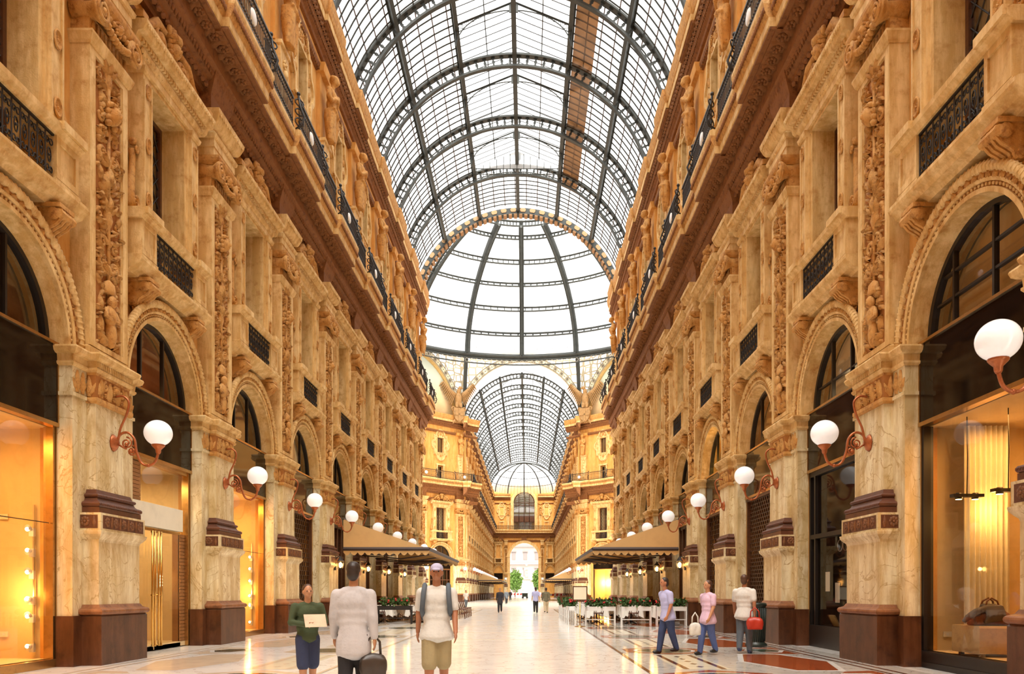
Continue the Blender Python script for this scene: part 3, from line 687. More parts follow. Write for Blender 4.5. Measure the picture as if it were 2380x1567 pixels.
def cornice_meshes(Bs=B):
    a = MB(); h = Bs/2
    # wall band under the great cornice and the soffit slab; deeper over the pilaster (|y|<1.38)
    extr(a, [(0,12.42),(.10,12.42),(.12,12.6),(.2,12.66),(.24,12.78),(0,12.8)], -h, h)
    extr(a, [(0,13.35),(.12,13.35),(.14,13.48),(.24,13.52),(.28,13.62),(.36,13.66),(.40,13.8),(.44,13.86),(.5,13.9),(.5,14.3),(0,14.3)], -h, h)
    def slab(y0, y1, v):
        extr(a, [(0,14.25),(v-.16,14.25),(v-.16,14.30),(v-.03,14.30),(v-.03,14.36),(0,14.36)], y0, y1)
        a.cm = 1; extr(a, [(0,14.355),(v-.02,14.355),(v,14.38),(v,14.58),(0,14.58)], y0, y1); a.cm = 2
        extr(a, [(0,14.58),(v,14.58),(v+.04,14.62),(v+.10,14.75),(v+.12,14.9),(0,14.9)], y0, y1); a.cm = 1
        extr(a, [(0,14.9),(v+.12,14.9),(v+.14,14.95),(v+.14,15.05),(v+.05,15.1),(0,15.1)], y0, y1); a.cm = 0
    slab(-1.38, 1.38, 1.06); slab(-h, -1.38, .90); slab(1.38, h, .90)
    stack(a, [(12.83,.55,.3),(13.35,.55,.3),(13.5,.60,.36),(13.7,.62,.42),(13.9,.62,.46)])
    b = MB()
    for i in range(7):
        y = -1.2+.4*i if True else 0
        rosette(b, 0, 0, 0, 0, 0) if False else None
    def soff(y, v0, v1):                 # carved coffer with a rosette, hanging under the soffit
        xm = (v0+v1)/2; z = 14.25
        b.M = Matrix.Translation((xm, y, z)) @ Matrix.Rotation(pi/2, 4, 'Y')
        rosette(b, 0, 0, 0, .15, .09, 7)
        b.M = None
        vs = []; fs = []; n = 8
        for i in range(n+1):
            t = i/n; x = v0+(v1-v0)*t; dz = .03+.10*(1-t)+.03*sin(t*9)
            vs += [(x, y+.2-.05, z), (x, y+.2, z-dz), (x, y+.2+.05, z)]
        for i in range(n):
            for q in (0, 1): fs.append((3*i+q, 3*i+q+1, 3*i+q+4, 3*i+q+3))
        b.add(vs, fs, True)
    n = round(Bs/.4)
    for i in range(n):
        y = -h+Bs*(i+.5)/n; soff(y, .5, .88 if abs(y) < 1.3 else .74)
    for i in range(int(Bs/.13)):
        y = -h+.13*(i+.5); ell(b, (.4, y, 13.74), (.05,.045,.08), 5, 3)
    for i in range(int(Bs/.2)):
        y = -h+.2*(i+.5); leaf(b, .22, y, 13.40, pi/2, .16, .07, .08)
    for i in range(int(Bs/.1)):
        y = -h+.1*(i+.5); v = 1.06 if abs(y) < 1.38 else .9; ell(b, (v+.10, y, 14.75), (.04,.038,.09), 5, 3)
    # top cornice of the upper storey
    c = MB()
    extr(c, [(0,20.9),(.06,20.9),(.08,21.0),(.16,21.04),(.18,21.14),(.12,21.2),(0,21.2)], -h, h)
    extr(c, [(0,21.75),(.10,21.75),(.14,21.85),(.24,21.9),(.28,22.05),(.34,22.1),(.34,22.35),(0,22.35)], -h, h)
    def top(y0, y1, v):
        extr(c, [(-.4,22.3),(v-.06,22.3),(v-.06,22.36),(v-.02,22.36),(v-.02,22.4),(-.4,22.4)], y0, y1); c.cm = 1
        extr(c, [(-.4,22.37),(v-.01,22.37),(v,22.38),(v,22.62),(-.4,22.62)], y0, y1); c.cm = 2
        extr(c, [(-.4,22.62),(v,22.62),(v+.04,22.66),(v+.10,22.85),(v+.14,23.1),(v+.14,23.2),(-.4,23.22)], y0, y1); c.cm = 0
    top(-1.1, 1.1, .62); top(-h, -1.1, .5); top(1.1, h, .5)
    d = MB()
    for i in range(int(Bs/.16)):
        y = -h+.16*(i+.5); box(d, .06, .15, y-.045, y+.045, 20.93, 21.03)
    for i in range(int(Bs/.13)):
        y = -h+.13*(i+.5); ell(d, (.28, y, 21.97), (.05,.045,.07), 5, 3)
    for i in range(int(Bs/.26)):
        y = -h+.26*(i+.5); leaf(d, .34, y, 22.12, pi/2, .2, .11, .12); leaf(d, .36, y+.13, 22.12, pi/2, .16, .06, .06)
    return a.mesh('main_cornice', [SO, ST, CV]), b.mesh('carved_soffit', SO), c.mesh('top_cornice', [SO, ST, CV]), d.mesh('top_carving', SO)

def make_gallery_rail():
    r = MB(); h = B/2
    def seg(y0, y1, x):
        box(r, x-.03, x+.03, y0, y1, 16.0, 16.06); box(r, x-.03, x+.03, y0, y1, 15.14, 15.2)
        n = int(round((y1-y0)/.11))
        for i in range(n):
            y = y0+(y1-y0)*(i+.5)/n; tube(r, [(x,y,15.15),(x,y,16.02)], .013, 4, smooth=False)
            for z in (15.35, 15.82): ell(r, (x, y, z), (.025,.035,.05), 5, 3)
    seg(-1.36, 1.36, 1.12); seg(-h, -1.36, .96); seg(1.36, h, .96)
    p = []
    for y in (-1.36, 1.36):
        q = MB()
        tube(q, [(1.04,y,15.1),(1.22,y,15.2),(1.3,y,15.45),(1.18,y,15.75),(1.12,y,16.1)], .035, 6)
        for z, rr in ((15.3,.12),(15.6,.1),(15.88,.1)):
            tube(q, [(1.15+.1*cos(a*.7), y+rr*cos(a*.7), z+rr*sin(a*.7)) for a in range(9)], .022, 5, True)
        ell(q, (1.12,y,16.15), .06, 8, 5); p.append(q)
    md = MB()
    lathe(md, [(.02,.03),(.17,.03),(.2,.0),(.17,-.03),(.02,-.03)], (1.13,0,15.6), 16, True, Matrix.Rotation(pi/2, 4, 'Y'))
    return [('iron_balusters', r.mesh('iron_balusters', IR)), ('scroll_post', p[0].mesh('scroll_post', IR)), ('scroll_post', p[1].mesh('scroll_post', IR)), ('medallion', md.mesh('medallion', WH), [], 'pale round medallion')]

def make_lamp():
    a = MB(); b = MB(); g = MB(); c = MB(); pl = MB()
    z0 = 3.98; x0 = .42
    def P(*l): return [(x, 0, z) for x, z in l]
    def smooth(l, n=5):
        out = []
        for i in range(len(l)-1):
            p0 = l[max(0,i-1)]; p1 = l[i]; p2 = l[i+1]; p3 = l[min(len(l)-1,i+2)]
            for k in range(n):
                t = k/n
                out.append(tuple(.5*((2*p1[q])+(-p0[q]+p2[q])*t+(2*p0[q]-5*p1[q]+4*p2[q]-p3[q])*t*t+(-p0[q]+3*p1[q]-3*p2[q]+p3[q])*t**3) for q in range(2)))
        return out+[l[-1]]
    tube(a, P(*smooth([(.46,4.82),(.60,4.83),(.70,4.72),(.66,4.5),(.55,4.25),(.5,4.0)])), .021, 6)
    tube(a, P(*smooth([(.48,3.98),(.54,4.13),(.68,4.17),(.80,4.05),(.84,3.82),(.93,3.62),(1.06,3.57),(1.18,3.64),(1.235,3.80)])), .024, 6)
    ell(a, (1.06,0,3.57), .035, 6, 4)
    for (x, z, r, t0, d) in ((.66,3.98,.11,pi/2,-1),(.76,3.83,.08,0,-1)):
        pts = []
        for i in range(16):
            t = i/15; rr = r*(1-.75*t); aa = t0+d*2*pi*1.5*t; pts.append((x+rr*cos(aa), 0, z+rr*sin(aa)))
        tube(b, pts, .016, 5); ell(b, pts[-1], (.04,.045,.04), 6, 4)
    tube(b, P((.5,3.96),(.6,3.9),(.66,3.87)), .018, 5); tube(b, P((.76,3.91),(.82,3.95)), .016, 5)
    lathe(pl, [(.04,.10),(.07,.07),(.10,.05),(.12,.02),(.13,0)], (x0,0,z0), 12, True, Matrix.Rotation(pi/2, 4, 'Y') @ Matrix.Diagonal((1.25,1,1,1)))
    lathe(c, [(.03,0),(.045,.03),(.05,.08),(.10,.13),(.115,.15),(.115,.17),(.09,.175)], (1.235,0,3.78), 14)
    ell(g, (1.235,0,4.16), (.245,.245,.235), 28, 18)
    return [('wall_plate', pl.mesh('wall_plate', BZ)), ('curved_arm', a.mesh('curved_arm', BZ)), ('scrollwork', b.mesh('scrollwork', BZ)), ('cup', c.mesh('cup', BZ)), ('globe', g.mesh('globe', GL), [], 'white opal glass globe')]
def make_lantern():
    f = MB(); g = MB(); x = .8; z = 2.2
    tube(f, [(.6,0,2.55),(.72,0,2.62),(.8,0,2.55),(.8,0,2.46)], .02, 5); box(f, .56, .62, -.05, .05, 2.1, 2.65)
    lathe(f, [(.01,.5),(.03,.46),(.09,.36),(.14,.30),(.12,.29)], (x,0,z-.05), 6, False); lathe(f, [(.08,-.02),(.09,0),(.02,-.06)], (x,0,z-.02), 6, False)
    for i in range(6):
        a = 2*pi*i/6; bar(f, (x+.085*cos(a), .085*sin(a), z-.02), (x+.13*cos(a), .13*sin(a), z+.25), .01)
    ell(g, (x,0,z+.1), (.075,.075,.11), 10, 7)
    return [('iron_cage', f.mesh('iron_cage', IR)), ('lit_bulb', g.mesh('lit_bulb', mat('lit_bulb', (1,.8,.4), .5, 0, emit=(1,.55,.14), estr=6)))]
# ================================================================== shopfronts
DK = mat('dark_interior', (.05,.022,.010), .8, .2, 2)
def halfdisc(mb, r, x, z0, n=20, low=None):
    vs = [(x, r*cos(pi*i/n), z0+r*sin(pi*i/n)) for i in range(n+1)]
    if low is not None: vs += [(x, -r, low), (x, r, low)]
    mb.add(vs, [tuple(range(len(vs)))])
def make_shop(kind, back=None):
    z0 = 5.45; out = []
    f = MB(); archband(f, [(1.46,-.22),(1.46,-.10),(1.56,-.10),(1.56,-.22)], z0, 24)
    for y in (-.5, .5) if kind != 'lit2' else (-.8, .25): 
        h = sqrt(1.47**2-y*y); box(f, -.20, -.12, y-.025, y+.025, z0, z0+h)
    if kind in ('dark', 'lit2'): box(f, -.20, -.13, -1.3, 1.3, 5.95, 5.99)
    if kind == 'lit2': box(f, -.20, -.13, -1.1, 1.1, 6.35, 6.39)
    fp = MB(); halfdisc(fp, 1.5, -.16, z0)
    fb = MB(); halfdisc(fb, 1.56, -.46, z0, 20, 5.3)
    out += [('fanlight_frame', f.mesh('fanlight_frame', BF)), ('fanlight_pane', fp.mesh('fanlight_pane', FPN)), ('fanlight_curtain', fb.mesh('fanlight_curtain', back or CU))]
    s = MB(); box(s, -.12, .02, -1.59, 1.59, 4.12, 5.42)
    st = MB(); box(st, -.14, .05, -1.6, 1.6, 5.42, 5.47); box(st, -.14, .04, -1.6, 1.6, 4.05, 4.12)
    for q in (-1, 1): box(st, -.1, .035, min(q*1.57,q*1.6), max(q*1.57,q*1.6), 4.12, 5.42)
    out += [('sign_band', s.mesh('sign_band', BK), [('metal_edging', st.mesh('metal_edging', BRS))], 'blank black glass fascia')]
    fr = MB(); mfr = BF
    for q in (-1, 1): box(fr, -.18, -.02, min(q*1.52,q*1.6), max(q*1.52,q*1.6), 0, 4.05)
    def room(depth, m, zt=4.05, zf=.12):
        r = MB(); d = -depth
        quad(r, (d,-1.7,zf),(d,1.7,zf),(d,1.7,zt),(d,-1.7,zt)); quad(r, (d,1.7,zf),(-.1,1.7,zf),(-.1,1.7,zt),(d,1.7,zt)); quad(r, (d,-1.7,zf),(-.1,-1.7,zf),(-.1,-1.7,zt),(d,-1.7,zt))
        quad(r, (d,-1.7,zt),(d,1.7,zt),(-.1,1.7,zt),(-.1,-1.7,zt)); box(r, d, -.1, -1.7, 1.7, zf-.1, zf)
        return ('interior', r.mesh('interior', m))
    def pane(z1, z2, y1=-1.52, y2=1.52, x=-.08):
        p = MB(); quad(p, (x,y1,z1),(x,y2,z1),(x,y2,z2),(x,y1,z2)); return ('display_pane', p.mesh('display_pane', SP))
    if kind in ('lit', 'lit2'):
        b = .14 if kind == 'lit' else .28
        box(fr, -.18, .0, -1.6, 1.6, 0, b); 
        if kind == 'lit2': box(fr, -.02, .03, -1.5, 1.5, .23, .28); box(fr, -.02, .02, -1.5, 1.5, .06, .1)
        out += [('shop_frame', fr.mesh('shop_frame', BRS if kind == 'lit' else mfr)), pane(b, 4.05), room(1.3 if kind == 'lit' else 2.4, BE, zf=b)]
        if kind == 'lit':
            e = MB(); quad(e, (-.075,-1.5,2.42),(-.075,1.5,2.42),(-.075,1.5,2.435),(-.075,-1.5,2.435)); out.append(('pane_joint', e.mesh('pane_joint', BF)))
    elif kind == 'door':
        box(fr, -.2, -.04, -1.52, 1.52, 3.98, 4.05)
        out += [('shop_frame', fr.mesh('shop_frame', BRS))]
        fp2 = MB(); box(fp2, -.2, -.05, -1.52, 1.3, 2.66, 3.16); out.append(('cream_fascia', fp2.mesh('cream_fascia', WCU), [], 'plain cream fascia above the doors'))
        SLM = mat('timber_slat', (.34,.15,.05), .5, .3, 3)
        for (a, b_, z_, n_) in ((-1.52,-.55,3.18,10),(-1.52,-1.2,.05,32),(1.3,1.52,.05,32)):
            sl = MB(); box(sl, -.3, -.14, a, b_, z_, z_+.08*n_)
            for i in range(n_): box(sl, -.16, -.11, a, b_, z_+.08*i, z_+.07+.08*i)
            out.append(('timber_slats', sl.mesh('timber_slats', SLM)))
        out += [pane(3.18, 3.98, -.55, 1.52)]
        for (a, b_) in ((-1.2, .0), (.0, 1.3)):
            d = MB(); quad(d, (-.12,a+.02,.03),(-.12,b_-.02,.03),(-.12,b_-.02,2.64),(-.12,a+.02,2.64))
            h = MB(); q = -1 if b_ <= .01 else 1
            for yy in (q*.08, q*.2):
                tube(h, [(-.03,yy,.1),(-.03,yy,2.58)], .022, 8)
            for zz in (.12, 1.2, 2.56): tube(h, [(-.12,q*.08,zz),(-.03,q*.08,zz),(-.03,q*.2,zz)], .016, 6)
            k = MB(); box(k, -.14, -.1, a+.02, b_-.02, .02, .1); box(k, -.14, -.1, a+.02, b_-.02, 2.58, 2.64)
            out.append(('glass_door', d.mesh('glass_door', SP), [('gold_handle', h.mesh('gold_handle', GOLD)), ('door_rail', k.mesh('door_rail', BRS))]))
        out.append(room(3.0, BE))
        l = MB()
        for i in range(4):
            for jj in (0, 1): ell(l, (-.5, 1.15+.06*jj, 1.42+.07*i), .022, 6, 4)
        pl = MB(); box(pl, -.56, -.5, 1.1, 1.26, 1.36, 1.7)
        out.append(('dotted_sconce', pl.mesh('dotted_sconce', WH), [('lit_dots', l.mesh('lit_dots', mat('sconce_dot', (1,.9,.6), .5, 0, emit=(1,.65,.2), estr=8)))]))
    elif kind == 'dark':
        box(fr, -.2, .0, -1.6, 1.6, 0, .5); box(fr, -.2, -.02, -1.55, 1.55, 2.5, 2.6); box(fr, -.2, -.02, -1.55, 1.55, 3.95, 4.05); box(fr, -.2, -.02, -1.3, -1.22, .5, 4.0); box(fr, -.2, -.02, 1.22, 1.3, .5, 4.0)
        out += [('shop_frame', fr.mesh('shop_frame', BF)), pane(.5, 2.5)]
        up = MB(); quad(up, (-.09,-1.5,2.6),(-.09,1.5,2.6),(-.09,1.5,3.95),(-.09,-1.5,3.95)); out.append(('dark_transom', up.mesh('dark_transom', BK)))
        out.append(room(1.2, DK, 2.6, .5))
    elif kind in ('shutter', 'grille'):
        g = MB(); n = 34 if kind == 'shutter' else 24; dz = 3.9/n
        for i in range(n+1): bar(g, (-.1,-1.5,.08+dz*i), (-.1,1.5,.08+dz*i), .022 if kind == 'shutter' else .012)
        m = 16 if kind == 'shutter' else 12
        for i in range(n):
            for k in range(m):
                y = -1.5+3.0*(k+.5*(i % 2)+.25)/m; box(g, -.115, -.085, y-.03 if kind == 'shutter' else y-.01, y+.03 if kind == 'shutter' else y+.01, .08+dz*i, .08+dz*(i+1))
        box(fr, -.18, .0, -1.6, 1.6, 3.98, 4.05)
        out += [('shop_frame', fr.mesh('shop_frame', WD)), ('roller_grille', g.mesh('roller_grille', mat('grille_metal', (.10,.045,.02), .4, .2, 6, metal=.5)))]
        out.append(room(1.4, mat('grille_interior', (.42,.22,.08), .7, .3, 2)))
        sh = MB()
        for i in range(4): box(sh, -1.3, -.5, -1.5, 1.5, .6+.8*i, .64+.8*i)
        for i in range(26): 
            y = -1.4+.42*(i % 7); z = .64+.8*(i//7); box(sh, -1.2, -.8, y, y+.2+.1*(i % 3), z, z+.25+.1*(i % 4))
        out.append(('shelving', sh.mesh('shelving', WD)))
    else:                                # cafe front: dark timber with glazed doors
        for y in (-1.1, -.4, .4, 1.1): box(fr, -.2, -.04, y-.05, y+.05, 0, 4.0)
        for z in (.0, .8, 2.7, 3.95): box(fr, -.2, -.05, -1.52, 1.52, z, z+.1)
        box(fr, -.16, -.1, -1.5, 1.5, .1, .8)
        out += [('timber_front', fr.mesh('timber_front', WD)), pane(.9, 3.95, x=-.12), room(2.0, DK)]
    return out

# ================================================================== walls
def strip(mb, P, Q):
    n = len(P); mb.add(list(P)+list(Q), [(i, i+1, n+i+1, n+i) for i in range(n-1)])
def hole(mb, h, z0, z1, w, a, b, dep=-.5):
    f = lambda y0, y1, c, d: quad(mb, (0,y0,c),(0,y1,c),(0,y1,d),(0,y0,d))
    f(-h,-w,z0,z1); f(w,h,z0,z1)
    if a > z0: f(-w,w,z0,a)
    f(-w,w,b,z1)
    for P in (((-w,a),(-w,b)),((w,a),(w,b)),((-w,a),(w,a)),((-w,b),(w,b))):
        (y0,c),(y1,d) = P; quad(mb, (0,y0,c),(0,y1,d),(dep,y1,d),(dep,y0,c))
def wall_seg(mb, Bs=B, upper=True):
    h = Bs/2; zs = 5.42; zt = 7.5; r = 1.62; q = atan2(zt-zs, h)
    quad(mb, (0,-h,0),(0,-r,0),(0,-r,zs),(0,-h,zs)); quad(mb, (0,r,0),(0,h,0),(0,h,zs),(0,r,zs))
    A = sorted([pi*i/24 for i in range(25)] + [q, pi-q])
    I = [(0, r*cos(a), zs+r*sin(a)) for a in A]; O = []
    for a in A:
        k = min(h/max(1e-6,abs(cos(a))), (zt-zs)/max(1e-6,sin(a))); O.append((0, k*cos(a), zs+k*sin(a)))
    strip(mb, I, O); strip(mb, I, [(-.45,y,z) for _,y,z in I])
    for s_ in (-1, 1): quad(mb, (0,s_*r,0),(-.3,s_*r,0),(-.3,s_*r,zs),(0,s_*r,zs))
    hole(mb, h, 7.5, 11.9, .76, 7.83, 11.7)
    quad(mb, (0,-h,11.9),(0,h,11.9),(0,h,15.1),(0,-h,15.1))
    hole(mb, h, 15.1, 17.2, .46, 15.1, 16.85); hole(mb, h, 17.2, 23.2, .51, 18.42, 20.28)
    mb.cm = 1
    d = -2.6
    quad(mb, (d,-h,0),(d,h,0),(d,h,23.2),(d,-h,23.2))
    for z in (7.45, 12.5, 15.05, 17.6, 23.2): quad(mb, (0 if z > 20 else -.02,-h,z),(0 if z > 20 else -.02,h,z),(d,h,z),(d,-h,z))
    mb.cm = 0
def plain(mb, y0, y1, z1=23.2):
    quad(mb, (0,y0,0),(0,y1,0),(0,y1,z1),(0,y0,z1))
def wall_mesh(name, centers, Bs, plains=()):
    m = MB()
    for c in centers: m.M = Matrix.Translation((0,c,0)); wall_seg(m, Bs)
    m.M = None
    for a, b in plains: plain(m, a, b)
    return m.mesh(name, [PL, DK])

# ================================================================== glass roof
R = 7.67; ZC = 21.4; SW = Matrix(((0,1,0,0),(1,0,0,0),(0,0,1,0),(0,0,0,1)))
A1 = radians(68.4); A2 = radians(45.5); A3 = radians(22)
def pol(a, r=R): return (r*cos(a), ZC+r*sin(a))
def make_rib():
    m = MB(); m.M = SW
    archband(m, [(R-.06,-.16),(R+.04,-.16),(R+.04,.16),(R-.06,.16)], ZC, 56, radians(13), radians(167))
    archband(m, [(R-.62,-.11),(R-.52,-.11),(R-.52,.11),(R-.62,.11)], ZC, 56, radians(14.5), radians(165.5))
    w = MB(); w.M = SW; n = 44
    for i in range(n):
        a = radians(15)+radians(150)*(i+.5)/n; ra = R-.53; rb = R-.05; pts = []
        prof = [(0,.11),(.12,.10),(.2,.05),(.35,.035),(.42,.085),(.5,.045),(.58,.085),(.65,.035),(.8,.05),(.88,.10),(1,.11)]
        for t, hw in prof: rr = ra+(rb-ra)*t; pts.append((rr*cos(a)-hw*-sin(a)*1, ZC+rr*sin(a)-hw*cos(a)))
        for t, hw in reversed(prof): rr = ra+(rb-ra)*t; pts.append((rr*cos(a)+hw*-sin(a), ZC+rr*sin(a)+hw*cos(a)))
        plate(w, pts, -.015, .015)
    return [('flange', m.mesh('flange', RI)), ('pierced_web', w.mesh('pierced_web', RI))]
def make_bars(lantern, L=B, nb=10, rb=.044):
    m = MB()
    rng = ((0.0, A1),(pi-A1, pi)) if lantern else ((0.0, pi),)
    for i in range(nb):
        y = -L/2 + L*(i+.5)/nb
        for a0, a1 in rng:
            n = 16 if lantern else 36
            pts = [(pol(a0+(a1-a0)*k/n, R+.02)[0], y, pol(a0+(a1-a0)*k/n, R+.02)[1]) for k in range(n+1)]
            tube(m, pts, rb, 4, smooth=False)
    k = MB(); da = radians(5.7)
    for i in range(1, 31):
        a = da*i
        if lantern and A1 < a < pi-A1: continue
        x, z = pol(a, R+.03); tube(k, [(x,-L/2,z),(x,L/2,z)], rb*.68, 4, smooth=False)
    return m.mesh('glazing_bars', RI), k.mesh('cross_bars', RI2)
def make_purlin(L):
    m = MB(); box(m, -.05, .05, 0, L, -.2, .1); box(m, -.12, .12, 0, L, .06, .1); box(m, -.1, .1, 0, L, -.22, -.17)
    return m
GX = R*cos(A1); GZ = ZC+R*sin(A1)       # eaves of the raised ridge lantern
def make_gable(rich=True):
    m = MB(); RZ = GZ+1.15
    for q in (-1, 1):
        tube(m, [(q*GX,0,GZ),(0,0,RZ)], .05, 4, smooth=False); box(m, min(q*GX,q*(GX-.08)), max(q*GX,q*(GX-.08)), -.05, .05, GZ-1.0, GZ)
        pts = []
        for i in range(11):
            t = i/10; a = pi/2*t; pts.append((q*(GX-.06-(1-cos(a))*GX*.95), 0, GZ-1.0+sin(a)*1.75))
        tube(m, pts, .03, 4)
        for i in range(1, 7):
            p = pts[i]; s = (GX-abs(p[0]))/GX; zt = GZ+1.15*s
            tube(m, [p, (p[0],0,zt)], .015, 3)
            tube(m, [(p[0]+.1*cos(2*pi*k/8), 0, (p[2]+zt)/2+.1*sin(2*pi*k/8)) for k in range(8)], .015, 3, True)
    box(m, -.22, .22, -.03, .03, RZ-.5, RZ)
    return [('truss_frame', m.mesh('truss_frame', RI))]
def make_lantern_bars(L=B, nb=10):
    m = MB(); RZ = GZ+1.15
    for i in range(nb):
        y = -L/2+L*(i+.5)/nb
        for q in (-1, 1): tube(m, [(q*GX,y,GZ+.02),(0,y,RZ+.02)], .036, 4, smooth=False)
    for q in (-1, 1): x = q*GX*.5; tube(m, [(x,-L/2,GZ+.6),(x,L/2,GZ+.6)], .03, 4, smooth=False)
    return m.mesh('ridge_bars', RI)
def barrel(mb, y0, y1, a0, a1, n=24, r=R+.03):
    vs = []
    for i in range(n+1):
        x, z = pol(a0+(a1-a0)*i/n, r); vs += [(x,y0,z),(x,y1,z)]
    mb.add(vs, [(2*i,2*i+1,2*i+3,2*i+2) for i in range(n)], True)

RIB = make_rib(); BAR_L = make_bars(True); BAR_N = make_bars(False); BAR_F = make_bars(True, B, 10, .026); LBAR = make_lantern_bars(); GAB = make_gable()
# panes of the near barrel vault: open ridge lantern up to the bay before the dome
YA, YE = -8.0, 56.2; YL = PY(7)-.6
gl = MB(); barrel(gl, YA, YE, 0, A1-.0); barrel(gl, YA, YE, pi-A1, pi); barrel(gl, YL, YE, A1, pi-A1)
for q in (-1, 1): quad(gl, (q*GX,YA,GZ),(q*GX,YL,GZ),(0,YL,GZ+1.15),(0,YA,GZ+1.15))
gl.add([(-GX,YL,GZ),(GX,YL,GZ),(0,YL,GZ+1.15)], [(0,1,2)])
ceil = struct('ceiling', gl.mesh('roof_panes', VG))
sg = MB(); barrel(sg, YA, YL+2, A1-.17, A1-.02, 3, R-.02); obj('stained_panes', sg.mesh('stained_panes', RG), ceil, label='rust-brown stained glass strip beside the ridge')
for k in range(-3, 8):
    yc = PY(k)+B/2
    lan = k < 6
    obj('glazing_bars', (BAR_L if (k < 7) else BAR_N)[0], ceil, (0,yc,0)); obj('cross_bars', (BAR_L if (k < 7) else BAR_N)[1], ceil, (0,yc,0))
    if k < 7: obj('ridge_bars', LBAR, ceil, (0, yc-.6 if k == 6 else yc, 0))
m = MB()
for i in range(13): x = -GX+2*GX*(i+.5)/13; tube(m, [(x,YL,GZ-.5),(x,YL,GZ+1.15*(1-abs(x)/GX))], .02, 4, smooth=False)
for z in (GZ, GZ-.35): tube(m, [(-GX,YL,z),(GX,YL,z)], .03, 4, smooth=False)
obj('gable_end_bars', m.mesh('gable_end_bars', RI), ceil)
nr = 0
for k in range(2, 8):
    place(RIB, 'arched_rib', '%s arched iron truss of the near glass roof, counted from the camera' % ORD[nr], 'roof truss', (0,PY(k),0), 0, 'arched ribs of the near glass roof'); nr += 1
for n_, k in enumerate(range(3, 7)):
    place(GAB, 'gable_truss', 'gabled iron truss of the ridge skylight, %s from the camera' % ORD[n_], 'roof truss', (0,PY(k)+B/2-.2,0), 0, 'gable trusses of the ridge skylight')
pm = make_purlin(YE-YA).mesh('purlin', RI)
for a, lb in ((pi/2, 'dark iron ridge beam along the crown of the near roof'), (A1, 'iron beam along the right edge of the ridge skylight'), (pi-A1, 'iron beam along the left edge of the ridge skylight'), (A2, 'iron purlin low on the right slope of the near roof'), (pi-A2, 'iron purlin low on the left slope of the near roof')):
    x, z = pol(a, R-.05); o = obj('roof_purlin', pm, None, (x,YA,z)); o.rotation_euler = (0, a-pi/2 if False else pi/2-a, 0)
    tag(o, lb, 'roof beam', 'purlins of the near glass roof')
# end arch of the near vault, facing down the arcade
m = MB(); m.M = SW @ Matrix.Translation((YE,0,0))
archband(m, [(R-.40,-.1),(R+.3,-.1),(R+.3,.5),(R-.40,.5)], ZC, 64, zs=1.0)
LOZ = []
for i in range(34):
    e = MB(); e.M = m.M; LOZ.append(e)
    a = pi*(i+.5)/34; r0, r1 = R-.26, R+.0; hw = .19; pts = []
    for t, u in ((r0,-hw*.7),(r0+.06,-hw),(r0+.2,-hw*1.15),(r1-.06,-hw),(r1,-hw*.7),(r1,hw*.7),(r1-.06,hw),(r0+.2,hw*1.15),(r0+.06,hw),(r0,hw*.7)):
        pts.append((t*cos(a)-u*sin(a), ZC+t*sin(a)+u*cos(a)))
    plate(e, pts, -.13, -.09)
d = MB(); d.M = m.M
for i in range(60):
    a = pi*(i+.5)/60; pts = []
    for t, u in ((R-.52,-.11),(R-.52,.11),(R-.41,.11),(R-.41,-.11)): pts.append((t*cos(a)-u*sin(a), ZC+t*sin(a)+u*cos(a)))
    plate(d, pts, -.16, .4)
root = thing('vault_end_arch', 'dark iron arch with tan lozenges closing the near roof before the dome', 'arch', (0,0,0))
obj('arch_frame', m.mesh('arch_frame', RI), root)
TANP = mat('tan_panel', (.50,.31,.15), .7, .1, 3)
for e in LOZ: obj('lozenge_panel', e.mesh('lozenge_panel', TANP), root)
obj('dentil_course', d.mesh('dentil_course', mat('dentil_brown', (.36,.19,.08), .7, .3, 6)), root)

# ================================================================== dome over the crossing
DC = 77.5; DR = 19.5; DH = 30.7; DA = 11.8
def dpt(th, ph, dr=0.0):
    r = (DR+dr)*cos(th); return (r*sin(ph), DC+r*cos(ph), DH+(DA+dr)*sin(th))
def solve(y):
    lo, hi = 0.0, 1.4
    for _ in range(40):
        t = (lo+hi)/2; p = dpt(t, 0)
        if (p[2]-1.27)*1800/p[1] < 1376-y: lo = t
        else: hi = t
    return lo
THS = [0.0] + [solve(y) for y in (775, 715, 659, 605, 548.5)]; TT = solve(515)
dome = thing('glass_dome', 'great iron and glass dome above the crossing', 'dome', (0,DC,DH))
def dobj(n, me, lab=None): return obj(n, me, dome, (0,-DC,-DH), label=lab)
g = MB(); NT, NP = 14, 64; vs = []; fs = []
for i in range(NT+1):
    for j in range(NP): vs.append(dpt(TT*i/NT, 2*pi*j/NP, .05))
for i in range(NT):
    for j in range(NP): fs.append((i*NP+j, i*NP+(j+1) % NP, (i+1)*NP+(j+1) % NP, (i+1)*NP+j))
g.add(vs, fs, True); dobj('dome_panes', g.mesh('dome_panes', VG2))
PHS = [radians(v) for v in (0,20.6,42,66,90,114,138,159.4,180)]; PHS += [-v for v in PHS[1:-1]]
for ph in PHS:
    m = MB()
    P = [dpt(TT*i/20, ph) for i in range(21)]; Q = [dpt(TT*i/20, ph, -.75) for i in range(21)]
    tube(m, P, .19, 4, smooth=False); tube(m, Q, .16, 4, smooth=False)
    off = Vector((cos(ph), -sin(ph), 0))*.22
    for s_ in (-1, 1): tube(m, [Vector(p)+off*s_ for p in Q], .05, 4, smooth=False)
    for i in range(40):
        a = dpt(TT*i/40, ph, -.02); b = dpt(TT*(i+1)/40, ph, -.73)
        if i % 2: a, b = dpt(TT*i/40, ph, -.73), dpt(TT*(i+1)/40, ph, -.02)
        tube(m, [a, b], .06, 3, smooth=False)
    dobj('dome_rib', m.mesh('dome_rib', RI))
